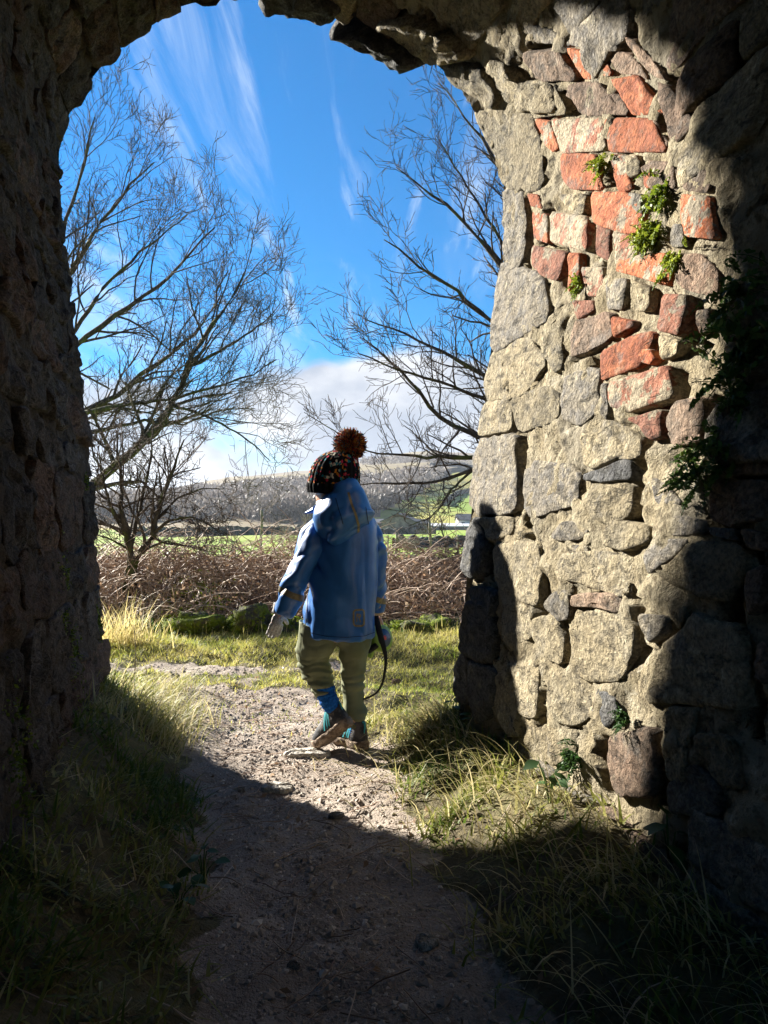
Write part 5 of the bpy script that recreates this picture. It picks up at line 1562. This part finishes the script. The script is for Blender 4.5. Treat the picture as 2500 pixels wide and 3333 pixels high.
sp = [C(1224, 2005, .0), C(1230, 2035, -.02), C(1240, 2075, -.03), C(1250, 2110, -.03), C(1256, 2150, -.02), C(1252, 2190, -.01), C(1244, 2225, .0), C(1228, 2252, .01), C(1205, 2268, .03), C(1178, 2276, .05), C(1160, 2276, .09)]
wd_ = [.010, .011, .011, .009, .006, .005, .0045, .004, .0038, .0036, .0036]
v_, f_ = tube_mesh(dens([(p_, w_, .0025 + w_ * .15) for p_, w_ in zip(sp, wd_)], 60), 10)
add('strap', make_mesh('strap', v_, f_, M['black']), reel)
# ------------------------------------------------------------------ stones and litter on the path
def flat_stone(px, py, d, rx, ry, rz, seed, mat, label, rot=0.0):
    x, y = (px - CX) / F * d, d
    n_ = 18
    rr2 = np.random.default_rng(seed)
    an = np.sort(np.linspace(0, 2 * math.pi, 11, endpoint=False) + rr2.uniform(-.2, .2, 11))
    ra = rr2.uniform(.72, 1.08, 11)
    u = np.linspace(0, 2 * math.pi, 40, endpoint=False)
    rad = np.interp(u, np.concatenate([an - 2 * math.pi, an, an + 2 * math.pi]), np.tile(ra, 3))
    V = []
    for sc_, h in ((0.0, 1.0), (.35, 1.02), (.7, .96), (.92, .85), (1.0, .55), (1.0, -.6)):
        for a, r_ in zip(u, rad):
            X_, Y_ = sc_ * r_ * rx * math.cos(a), sc_ * r_ * ry * math.sin(a)
            V.append((X_, Y_, rz * h + 0.1 * rz * (h > .5) * float(rr2.normal())))
    V = np.array(V)
    z = float(ground_h(x, y))
    o = add('flat_stone' if rx > .05 else 'stone_chip', make_mesh('flat_stone', V, grid_faces(6, 40, True), mat, False), None, label, 'stone', loc=Vector((x, y, z)))
    o.rotation_euler = (rr2.normal(0, .05), rr2.normal(0, .05), rot)
    return o
M['palestone'] = stone_mat('pale_path_stone', (0.56, 0.51, 0.44), (0.48, 0.44, 0.38), (0.62, 0.57, 0.50), lich=0.2, crust=0.2, weather=0.1, bump=0.5)
M['greystone'] = stone_mat('grey_path_stone', (0.27, 0.25, 0.235), (0.22, 0.205, 0.19), (0.31, 0.29, 0.27), lich=0.2)
flat_stone(1000, 2455, 2.72, .095, .05, .018, 3, M['palestone'], 'pale flat stone set in the path by the raised shoe', .1)
flat_stone(905, 2570, 2.36, .060, .038, .016, 5, M['palestone'], 'grey flat stone lying in the shade near the pale one', -.15)
flat_stone(1096, 2668, 2.11, .028, .018, .010, 8, M['greystone'], 'thin stone flake in the shaded middle of the path', .3)
flat_stone(1390, 3105, 1.46, .026, .022, .016, 9, M['palestone'], 'pale angular stone beside the shaded path edge', .7)
flat_stone(955, 3165, 1.40, .013, .012, .010, 12, M['greystone'], 'small pale chip in the dark foreground of the path', .2)
flat_stone(785, 2575, 2.34, .012, .014, .010, 13, M['greystone'], 'small dark chip on the left half of the path', .2)
flat_stone(1290, 2220, 3.9, .030, .02, .022, 15, M['brown'], 'reddish brown lump lying on the turf near the stone jamb', .2)
flat_stone(570, 2215, 3.98, .026, .02, .018, 16, M['dark'], 'dark stone at the edge of the gravel track', .2)
# gravel
NGr = 14000
gy = 0.95 + 2.9 * rng.random(NGr) ** 1.3; gx = np.interp(gy, PC_D, PC_X) + rng.normal(0, 0.17, NGr)
tr_ = rng.random(NGr) < 0.22
gy = np.where(tr_, rng.normal(4.17, .07, NGr) - 0.035 * gx, gy); gx = np.where(tr_, rng.uniform(-1.9, 1.2, NGr), gx)
ok_ = path_mask(gx, gy) > 0.3
gx, gy = gx[ok_], gy[ok_]
n_ = len(gx)
sz = np.clip(rng.lognormal(-5.6, .55, n_), .0014, .013)
oct_ = np.array([[1, 0, 0], [0, 1, 0], [-1, 0, 0], [0, -1, 0], [.1, .1, .75], [0, 0, -.6]])
V = oct_[None] * sz[:, None, None] * rng.uniform(.6, 1.4, (n_, 6, 1)) * np.array([1, 1, .7])
a = rng.uniform(0, 6.28, n_); ca, sa = np.cos(a)[:, None], np.sin(a)[:, None]
V = np.stack([V[..., 0] * ca - V[..., 1] * sa, V[..., 0] * sa + V[..., 1] * ca, V[..., 2]], -1) + with_z(gx, gy, 0.0005)[:, None]
ofc = np.array([[0, 1, 4], [1, 2, 4], [2, 3, 4], [3, 0, 4], [1, 0, 5], [2, 1, 5], [3, 2, 5], [0, 3, 5]])
s = NT('gravel')
t = s.attr('tone')
c = s.mix(s.ramp(t, .2, .6), (0.24, 0.20, 0.165), (0.36, 0.305, 0.255)); c = s.mix(s.ramp(t, .75, .95), c, (0.55, 0.49, 0.42))
M['gravel'] = s.done(c, .9, None, .2)
add('gravel', make_mesh('gravel', V.reshape(-1, 3), (ofc[None] + (np.arange(n_) * 6)[:, None, None]).reshape(-1, 3), M['gravel'], False, {'tone': np.repeat(rng.random(n_), 6)}), None, 'loose grit and pebbles on the trodden path', 'gravel', kind='stuff')
# twigs and straw lying on the path
n_ = 420
ty_ = rng.uniform(0.95, 3.6, n_); tx = np.interp(ty_, PC_D, PC_X) + rng.normal(0, .24, n_)
az = rng.uniform(0, 6.28, n_); L = rng.uniform(.03, .16, n_)
u = np.linspace(-.5, .5, 6)
bend = rng.normal(0, .4, n_)
X = tx[:, None] + np.cos(az[:, None] + bend[:, None] * u) * L[:, None] * u; Y = ty_[:, None] + np.sin(az[:, None] + bend[:, None] * u) * L[:, None] * u
P = np.stack([X, Y, ground_h(X, Y) + 0.003 + rng.uniform(0, .008, (n_, 1))], -1)
v_, f_ = tubes(P, np.tile(rng.uniform(.0007, .0016, n_)[:, None], (1, 6)), 3)
add('fallen_twigs', make_mesh('fallen_twigs', v_, f_[0], M['bramble'], True, {'tone': np.repeat(np.clip(rng.normal(.55, .3, n_), 0, 1), 18)}), None, 'thin twigs and straws scattered over the path', 'twigs', kind='stuff')

n_ = 260
ly_ = rng.uniform(1.0, 4.6, n_); lx_ = np.interp(ly_, PC_D, PC_X) + rng.normal(0, .4, n_)
stuff_mesh('fallen_leaves', [leaf_quads(np.stack([lx_, ly_, ground_h(lx_, ly_) + .007], -1), rng.uniform(.005, .014, n_), np.clip(rng.normal(.5, .3, n_), 0, 1))], M['deadleaf'], 'small dead leaves scattered over the path and turf', 'leaves')

# ------------------------------------------------------------------ leafy plants on the right bank
def leaf_mesh(n=7):
    t = np.linspace(0, 1, n); w = np.sin(np.pi * t ** .8) * .32
    V = []
    for i in range(n):
        V += [(t[i], -w[i], .12 * math.sin(t[i] * 2.6) + .10 * w[i]), (t[i], 0, .12 * math.sin(t[i] * 2.6)), (t[i], w[i], .12 * math.sin(t[i] * 2.6) + .10 * w[i])]
    return np.array(V), grid_faces(n, 3)
LV, LF = leaf_mesh()
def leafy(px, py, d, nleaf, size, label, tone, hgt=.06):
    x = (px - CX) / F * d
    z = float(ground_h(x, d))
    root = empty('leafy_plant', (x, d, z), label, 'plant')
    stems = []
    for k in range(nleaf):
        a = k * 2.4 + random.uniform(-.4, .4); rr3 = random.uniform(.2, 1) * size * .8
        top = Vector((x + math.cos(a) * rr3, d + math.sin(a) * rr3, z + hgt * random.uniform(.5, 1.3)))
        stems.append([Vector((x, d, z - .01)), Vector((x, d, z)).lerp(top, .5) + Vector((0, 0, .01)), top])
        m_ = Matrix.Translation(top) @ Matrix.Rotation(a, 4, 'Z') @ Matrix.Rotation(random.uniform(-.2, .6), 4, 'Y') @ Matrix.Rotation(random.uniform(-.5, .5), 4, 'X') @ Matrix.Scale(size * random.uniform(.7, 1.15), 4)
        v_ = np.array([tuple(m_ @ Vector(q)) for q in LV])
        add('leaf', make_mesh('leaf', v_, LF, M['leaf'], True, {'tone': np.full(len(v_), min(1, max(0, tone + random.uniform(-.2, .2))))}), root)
    P = np.array([[tuple(q) for q in s_] for s_ in stems])
    v_, f_ = tubes(P, np.full((nleaf, 3), .0014), 4)
    add('stem', make_mesh('stem', v_, f_[0], M['leaf'], True, {'tone': np.full(len(v_), .6)}), root)
leafy(1560, 2400, 2.62, 9, .045, 'bright yellow green leafy plant against the foot of the jamb', .95, .10)
leafy(1650, 2440, 2.45, 8, .040, 'pale leaved plant growing beside the bright yellow green one', .8, .08)
leafy(1480, 2455, 2.56, 6, .038, 'low round leaved plant in the sunlit grass', .9, .05)
leafy(1560, 2490, 2.42, 5, .045, 'dull green leafy plant among straw in the sunlit grass', .45, .06)
leafy(1740, 2640, 2.1, 6, .05, 'light green dock plant at the edge of the wall shadow', .7, .08)
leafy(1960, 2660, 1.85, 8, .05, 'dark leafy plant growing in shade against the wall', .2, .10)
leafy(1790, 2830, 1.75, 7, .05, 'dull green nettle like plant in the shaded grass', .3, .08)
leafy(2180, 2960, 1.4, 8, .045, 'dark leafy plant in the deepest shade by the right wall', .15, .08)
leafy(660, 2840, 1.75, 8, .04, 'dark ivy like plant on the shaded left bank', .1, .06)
leafy(580, 2980, 1.6, 7, .04, 'dark green plant low on the left bank', .1, .06)

# ------------------------------------------------------------------ ferns, ivy and moss on the wall
def wall_tuft(px, py, spread, n_, ln, label, name='wall_fern', tone=.25, droop=1.3, hang=False):
    r = pix_pd(px, py, 0, RIGHT_HI)
    if r is None: return
    p0, d0 = r
    cen = surf(p0, d0, .01)
    root = empty(name, tuple(cen), label, 'fern' if 'fern' in name else 'moss')
    pp = p0 + rng.normal(0, spread, n_); dd = d0 + rng.normal(0, spread * 1.3, n_)
    B = surf(pp, dd, .0)
    nin = np.stack([np.interp(pp, pl, nx_), np.zeros(n_), np.interp(pp, pl, nz_)], -1)
    K5 = 7
    P = np.zeros((n_, K5, 3)); P[:, 0] = B
    sidev = rng.normal(0, .5, (n_, 3)); sidev[:, 0] *= .2
    dirn = nin * rng.uniform(.3, 1.0, n_)[:, None] + sidev + np.array([0, 0, .25 if not hang else -.6])
    L_ = rng.uniform(.4, 1.0, n_) * ln
    for k in range(1, K5):
        dirn = dirn + np.array([0, 0, -droop / K5])
        dn = dirn / np.linalg.norm(dirn, axis=1, keepdims=True)
        P[:, k] = P[:, k - 1] + dn * (L_ / (K5 - 1))[:, None]
    v_, f_ = tubes(P, np.full((n_, K5), .0009), 3)
    add('frond_stem', make_mesh('frond_stem', v_, f_[0], M['leaf'], True, {'tone': np.full(len(v_), .3)}), root, kind='stuff')
    # leaflets on both sides of each frond
    cs, sz_ = [], []
    for k in range(1, K5):
        for f in (0, .5):
            c_ = P[:, k - 1] * (1 - f) + P[:, k] * f
            for sg in (-1, 1):
                off = np.cross(P[:, k] - P[:, k - 1], nin); off /= np.linalg.norm(off, axis=1, keepdims=True) + 1e-9
                w_ = ln * .10 * math.sin(math.pi * min(1, (k - 1 + f + .8) / K5))
                cs.append(c_ + off * sg * w_ * .7); sz_.append(np.full(n_, w_))
    cs, sz_ = np.concatenate(cs), np.concatenate(sz_)
    q = leaf_quads(cs, sz_, np.clip(rng.normal(tone, .2, len(cs)), 0, 1))
    add('leaflets', make_mesh('leaflets', q[0], q[1], M['moss' if 'moss' in name else 'leaf'], True, {'tone': q[2]}), root, kind='stuff')
wall_tuft(1965, 530, .012, 20, .06, 'bright green moss tuft hanging off a red brick high on the wall', 'moss_tuft', .7)
wall_tuft(2120, 740, .016, 26, .075, 'yellow green moss trailing down the brickwork', 'moss_tuft', .7, hang=True)
wall_tuft(2110, 765, .012, 18, .06, 'small moss cushion in a joint of the red bricks', 'moss_tuft', .8)
wall_tuft(2190, 840, .012, 18, .06, 'moss strand above the orange brown brick', 'moss_tuft', .7, hang=True)
wall_tuft(1885, 930, .010, 16, .05, 'little moss clump in a joint between pale bricks', 'moss_tuft', .55)
wall_tuft(2150, 620, .014, 22, .075, 'dark moss hanging where the vault turns into shade', 'moss_tuft', .4, hang=True)
wall_tuft(2430, 960, .022, 16, .10, 'dark fern growing high in the shaded brickwork', 'wall_fern', .5)
wall_tuft(2460, 1120, .026, 20, .12, 'large dark fern hanging in the shade of the right wall', 'wall_fern', .5)
wall_tuft(2430, 1270, .018, 14, .09, 'dark fern at the edge of the sunlit brickwork', 'wall_fern', .5)
wall_tuft(2360, 1480, .020, 18, .10, 'green fern hanging over the brown stones', 'wall_fern', .6)
wall_tuft(2290, 1570, .014, 14, .08, 'small drooping fern below the larger hanging fern', 'wall_fern', .5)
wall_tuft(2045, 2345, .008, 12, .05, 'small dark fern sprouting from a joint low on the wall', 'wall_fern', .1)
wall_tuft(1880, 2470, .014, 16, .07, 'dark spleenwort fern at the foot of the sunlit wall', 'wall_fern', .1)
# moss clinging to the dark left wall
def left_moss(px, py, sp, n_, label):
    r = None
    q, r_ = (px - CX) / F, (HY - py) / F
    for i in range(NP_ - 1, ICROWN, -1):
        den = q + K
        dd = (px_[i] + K * 2.55) / den if abs(den) > 1e-6 else -1
        if dd > 0.3 and abs(pz_[i] - (CAMH + r_ * dd)) < .02:
            r = (pl[i], min(dd, float(edge_of(pl[i])))); break
    if r is None: return
    pp = r[0] + rng.normal(0, sp * 1.6, n_); dd = np.minimum(r[1] + rng.normal(0, sp, n_), edge_of(pp) + .01)
    ok_ = fbm(pp * 14, dd * 14, 0, 5, 2) > -.1
    cs = surf(pp, dd, rng.uniform(.002, .016, n_))[ok_]
    q2 = leaf_quads(cs, rng.uniform(.003, .008, len(cs)), np.clip(rng.normal(.15, .2, len(cs)), 0, 1))
    stuff_mesh('wall_moss', [q2], M['moss'], label, 'moss')
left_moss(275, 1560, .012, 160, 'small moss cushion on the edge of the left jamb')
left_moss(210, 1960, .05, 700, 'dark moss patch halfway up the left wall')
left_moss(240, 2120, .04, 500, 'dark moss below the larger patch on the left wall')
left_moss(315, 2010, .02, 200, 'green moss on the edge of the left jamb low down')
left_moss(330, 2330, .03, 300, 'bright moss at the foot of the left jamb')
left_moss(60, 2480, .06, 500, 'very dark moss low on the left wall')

# ------------------------------------------------------------------ the far country
s = NT('dry_stone'); n_ = s.noise(1.5, 4, .6)
M['drystone'] = s.done(s.mix(s.ramp(n_, .4, .6), (.06, .056, .05), (.125, .118, .105)), .95, None, .1)
def field_wall(pts, h, label, w=.6):
    """dry stone wall following the ground; pts = (px, distance)"""
    P = []
    for (a, da), (b, db) in zip(pts[:-1], pts[1:]):
        for t in np.linspace(0, 1, 30, endpoint=False):
            d = da + (db - da) * t; px = a + (b - a) * t
            P.append(((px - CX) / F * d, d))
    P = np.array(P); Z = far_h(P[:, 0], P[:, 1])
    t_ = np.gradient(P, axis=0); t_ /= np.linalg.norm(t_, axis=1, keepdims=True); nrm_ = np.stack([-t_[:, 1], t_[:, 0]], -1)
    hh = h * (1 + .12 * rng.normal(0, 1, len(P)))
    V = np.stack([np.column_stack([P - nrm_ * w / 2, Z - .5]), np.column_stack([P - nrm_ * w * .35, Z + hh]), np.column_stack([P + nrm_ * w * .35, Z + hh]), np.column_stack([P + nrm_ * w / 2, Z - .5])], 1)
    add('dry_stone_wall', make_mesh('dry_stone_wall', V.reshape(-1, 3), grid_faces(len(P), 4), M['drystone'], False), None, label, 'wall', 'field walls')
field_wall([(420, 128), (700, 132), (1010, 140)], 1.7, 'dark dry stone wall across the field left of the child')
field_wall([(1180, 150), (1330, 155), (1420, 150)], 1.2, 'dark dry stone wall in front of the farm')
field_wall([(1280, 70), (1560, 74)], 1.0, 'near field wall just beyond the brambles on the right')
field_wall([(1230, 330), (1330, 420), (1450, 520), (1570, 560)], 2.6, 'field wall climbing the yellow pasture under the wood')
field_wall([(1440, 330), (1500, 400), (1580, 470)], 2.4, 'field wall slanting up through the middle of the pasture')
field_wall([(1400, 560), (1480, 600), (1600, 610)], 2.8, 'highest field wall on the pasture beside the wood')
# woods of bare trees on the hillside
def wood(name, n_, region, label, hgt=(6, 10), seed=1):
    g = np.random.default_rng(seed)
    xs_, ys_ = [], []
    while len(xs_) < n_:
        px = g.uniform(250, 1620, 4000); d = g.uniform(240, 900, 4000)
        X = (px - CX) / F * d
        Z = far_h(X, d); py = HY - (Z - CAMH) / d * F
        k = region(px, py, d) & (g.random(4000) < np.clip(.9 + .8 * fbm(X / 40, d / 40, 0, 77, 3), 0, 1))
        xs_ += list(X[k]); ys_ += list(d[k])
    X = np.array(xs_[:n_]); Y = np.array(ys_[:n_]); Z = far_h(X, Y)
    H_ = g.uniform(*hgt, n_)
    # each tree: a trunk and a fan of twig sprays
    ns = 46
    th = g.uniform(0, 6.28, (n_, ns)); rad = np.sqrt(g.random((n_, ns))) * .38; zz_ = .25 + .72 * g.random((n_, ns))
    rad = rad * np.sqrt(np.clip(1 - ((zz_ - .55) / .5) ** 2, .05, 1)) * 1.2
    c = np.stack([X[:, None] + np.cos(th) * rad * H_[:, None], Y[:, None] + np.sin(th) * rad * H_[:, None], Z[:, None] + zz_ * H_[:, None]], -1)
    out = np.stack([np.cos(th) * rad * 1.2, np.sin(th) * rad * 1.2, np.full_like(th, .5)], -1) + g.normal(0, .12, (n_, ns, 3))
    out /= np.linalg.norm(out, axis=2, keepdims=True)
    ln = (.10 + .12 * g.random((n_, ns)))[..., None] * H_[:, None, None]
    sd = g.normal(0, 1, (n_, ns, 3)); sd /= np.linalg.norm(sd, axis=2, keepdims=True)
    wv = sd * ln * .30
    V = np.stack([c - out * ln * .5, c + out * ln * .5 + wv, c + out * ln * .6 - wv], 2).reshape(-1, 3)
    Fc = np.arange(n_ * ns * 3).reshape(-1, 3)
    tone = np.repeat(np.clip(.5 + .3 * fbm(X / 25, Y / 25, 0, 3, 2) + g.normal(0, .18, n_), 0, 1), ns * 3)
    b0 = np.stack([X, Y, Z - .3], -1); t0 = np.stack([X, Y, Z + H_ * .6], -1)
    wv = np.zeros((n_, 3)); wv[:, 0] = H_ * .018
    V2 = np.stack([b0 - wv, b0 + wv, t0 + wv * .4, t0 - wv * .4], 1).reshape(-1, 3)
    o = make_mesh(name, np.concatenate([V, V2]), [Fc, np.arange(n_ * 4).reshape(-1, 4) + len(V)], M['wood'], True, {'tone': np.concatenate([tone, np.full(n_ * 4, .1)])})
    add(name, o, None, label, 'wood', kind='stuff')
M['wood'] = grass_mat('bare_wood', (.085, .07, .064), (.15, .13, .118), (.205, .182, .165), .3)
def reg_main(px, py, d):
    top = np.interp(px, [300, 500, 660, 900, 1000, 1200, 1350, 1500, 1600], [1650, 1628, 1615, 1592, 1588, 1572, 1555, 1548, 1550])
    bot = np.interp(px, [300, 1150, 1230, 1340, 1420, 1480, 1600], [1700, 1700, 1672, 1622, 1572, 1542, 1530])
    return (py > top) & (py < bot)
wood('bare_wood', 3600, reg_main, 'grey brown bare wood covering the hillside', seed=5)
def reg_top(px, py, d): return (px > 1180) & (py > 1498) & (py < 1520) & (d > 650)
wood('ridge_wood', 240, reg_top, 'thin strip of bare trees near the ridge on the right', (5, 9), 6)
# bushes along the field edge behind the child
def bush(px, d, h, label, n_=900, tone=.6, sp=.5):
    x, y, z = far_at(px, 0, d)
    root = empty('bare_bush', (x, y, z), label, 'bush')
    br = []
    par = dict(wander=.2, up=.05, n=[6, 5, 4], angle=(.4, .9), ratio=(.4, .65), lmin=.12 * h, lmax=.5 * h, rr=.5, rmin=.004 * h / 2 + d * .00012, perp_up=.2)
    for k in range(9):
        a = random.uniform(0, 6.28)
        grow_branch(br, Vector((x + random.gauss(0, .05 * h), y, z - .05)), Vector((math.cos(a) * sp, math.sin(a) * sp, 1)), h * random.uniform(.45, .7), .02 * h, 0, 3, par)
    crown_mesh('branches', br, M['palebark'], root)
bush(985, 40, 3.0, 'tan bare bush at the field edge behind the blue sleeve')
bush(1370, 30, 1.2, 'low bare bush beyond the brambles near the sapling', sp=.9)
bush(1330, 62, 1.6, 'small grey bush on the green field right of the child', sp=.9)
# posts
M['postwood'] = plain('weathered_post', (.22, .20, .15), .9, .1, 6, .4, .3)
def post(px, d, py_top, r, label, kind_='post', z0=None):
    x = (px - CX) / F * d
    z = far_z(x, d) if d > 8.4 else float(ground_h(x, d))
    zt = CAMH - (py_top - HY) / F * d
    k = 10
    P = np.array([[(x + .01 * math.sin(i), d, z - .3 + (zt - z + .3) * i / (k - 1)) for i in range(k)]])
    v_, f_ = tubes(P, np.full((1, k), r) * np.linspace(1.05, .9, k), 8)
    o = add(kind_, make_mesh(kind_, v_, f_, M['postwood']), None, label, 'post')
    return o
post(851, 12, 1660, .022, 'tall thin weathered pole standing in the brambles', 'pole')
post(1291, 16, 1736, .035, 'short pale fence post beside the right sleeve', 'fence_post')
post(1262, 18, 1742, .02, 'thin fence stake next to the short pale post', 'fence_post')
post(1490, 30, 1740, .05, 'low fence stake near the stone jamb', 'fence_post')
# farm
M['slate'] = plain('slate_roof', (.075, .08, .09), .8, .2, 1.2, .3)
M['barnwall'] = plain('barn_wall', (.19, .17, .15), .9, .1, .8, .3)
M['farmwhite'] = plain('white_render', (.6, .6, .58), .8, .1)
M['glassdark'] = plain('window_dark', (.02, .022, .025), .2, .5)
def barn(px, d, w, dep, eave, ridge_h, label, wallm, roofm, doors=(), turn=0.0, wins=()):
    x, y, z = far_at(px, 0, d)
    root = empty('barn' if wallm == 'barnwall' else 'farmhouse', (x, y, z), label, 'barn' if wallm == 'barnwall' else 'house')
    Rm_ = Matrix.Translation((x, y, z)) @ Matrix.Rotation(turn, 4, 'Z')
    def box(x0, x1, y0, y1, z0, z1):
        v_ = [(a, b, c_) for c_ in (z0, z1) for a, b in ((x0, y0), (x1, y0), (x1, y1), (x0, y1))]
        return np.array([tuple(Rm_ @ Vector(q)) for q in v_]), np.array([[0, 3, 2, 1], [4, 5, 6, 7], [0, 1, 5, 4], [1, 2, 6, 5], [2, 3, 7, 6], [3, 0, 4, 7]])
    hw, hd = w / 2, dep / 2
    wv = np.array([tuple(Rm_ @ Vector(q)) for q in [(-hw, -hd, -1), (hw, -hd, -1), (hw, hd, -1), (-hw, hd, -1), (-hw, -hd, eave), (hw, -hd, eave), (hw, hd, eave), (-hw, hd, eave), (-hw, 0, ridge_h), (hw, 0, ridge_h)]])
    add('wall', make_mesh('wall', wv, [[0, 1, 5, 4], [2, 3, 7, 6], [1, 2, 6, 9, 5], [3, 0, 4, 8, 7]], M[wallm], False), root)
    o_ = .35
    rv_ = []
    for lift in (0.05, .3):
        rv_ += [(-hw - o_, -hd - o_, eave - .25 + lift), (hw + o_, -hd - o_, eave - .25 + lift), (hw + o_, 0, ridge_h + lift), (-hw - o_, 0, ridge_h + lift), (hw + o_, hd + o_, eave - .25 + lift), (-hw - o_, hd + o_, eave - .25 + lift)]
    rv_ = np.array([tuple(Rm_ @ Vector(q)) for q in rv_])
    add('roof', make_mesh('roof', rv_, [[6, 7, 8, 9], [9, 8, 10, 11], [3, 2, 1, 0], [5, 4, 2, 3], [0, 1, 7, 6], [4, 5, 11, 10], [1, 2, 8, 7], [2, 4, 10, 8], [3, 0, 6, 9], [5, 3, 9, 11]], M[roofm], False), root)
    for (a, b, c_, e_) in doors:
        v_, f_ = box(a, b, -hd - .12, -hd + .1, c_, e_); add('door', make_mesh('door', v_, f_, M['glassdark'], False), root)
    for (a, b, c_, e_) in wins:
        v_, f_ = box(a, b, -hd - .1, -hd + .1, c_, e_); add('window', make_mesh('window', v_, f_, M['glassdark'], False), root)
barn(1306, 205, 9.5, 9, 2.6, 4.6, 'large dark barn with pitched slate roof on the farm', 'barnwall', 'slate', [(-1.5, 1.5, 0, 2.4)], turn=1.35)
barn(1228, 215, 7, 7, 2.2, 3.0, 'low flat roofed shed left of the large barn', 'barnwall', 'slate', [(-2.5, 2.5, .2, 1.9)])
barn(1352, 215, 8, 6, 2.0, 3.0, 'long low barn beside the large dark barn', 'barnwall', 'slate', [(-1, 1, 0, 1.8)])
barn(1530, 225, 8, 7, 3.0, 4.6, 'grey farmhouse with white window row by the stone jamb', 'farmwhite', 'slate', [(-.5, .5, 0, 2)], wins=[(-3, -2, 1.2, 2.3), (1.6, 2.6, 1.2, 2.3)])
barn(1475, 220, 13, 5, 1.1, 1.7, 'long low pale roofed shed left of the farmhouse', 'barnwall', 'farmwhite', [(-4, -3, 0, .9)])

# ------------------------------------------------------------------ thin winter haze over the valley
hz = bpy.data.materials.new('haze_air'); hz.use_nodes = True
ht_ = hz.node_tree; ht_.nodes.clear()
ho = ht_.nodes.new('ShaderNodeOutputMaterial'); hv_ = ht_.nodes.new('ShaderNodeVolumePrincipled')
hv_.inputs['Color'].default_value = (0.80, 0.88, 1.0, 1); hv_.inputs['Density'].default_value = 0.00016; hv_.inputs['Anisotropy'].default_value = 0.2
ht_.links.new(hv_.outputs[0], ho.inputs['Volume'])
x0, x1, y0, y1, z0, z1 = -4600, 4600, -70, 3700, -6, 118
bvx = [(a, b, c_) for c_ in (z0, z1) for a, b in ((x0, y0), (x1, y0), (x1, y1), (x0, y1))]
add('haze', make_mesh('haze', bvx, np.array([[0, 3, 2, 1], [4, 5, 6, 7], [0, 1, 5, 4], [1, 2, 6, 5], [2, 3, 7, 6], [3, 0, 4, 7]]), hz, False), None, 'thin pale haze over the valley', 'haze', kind='stuff')
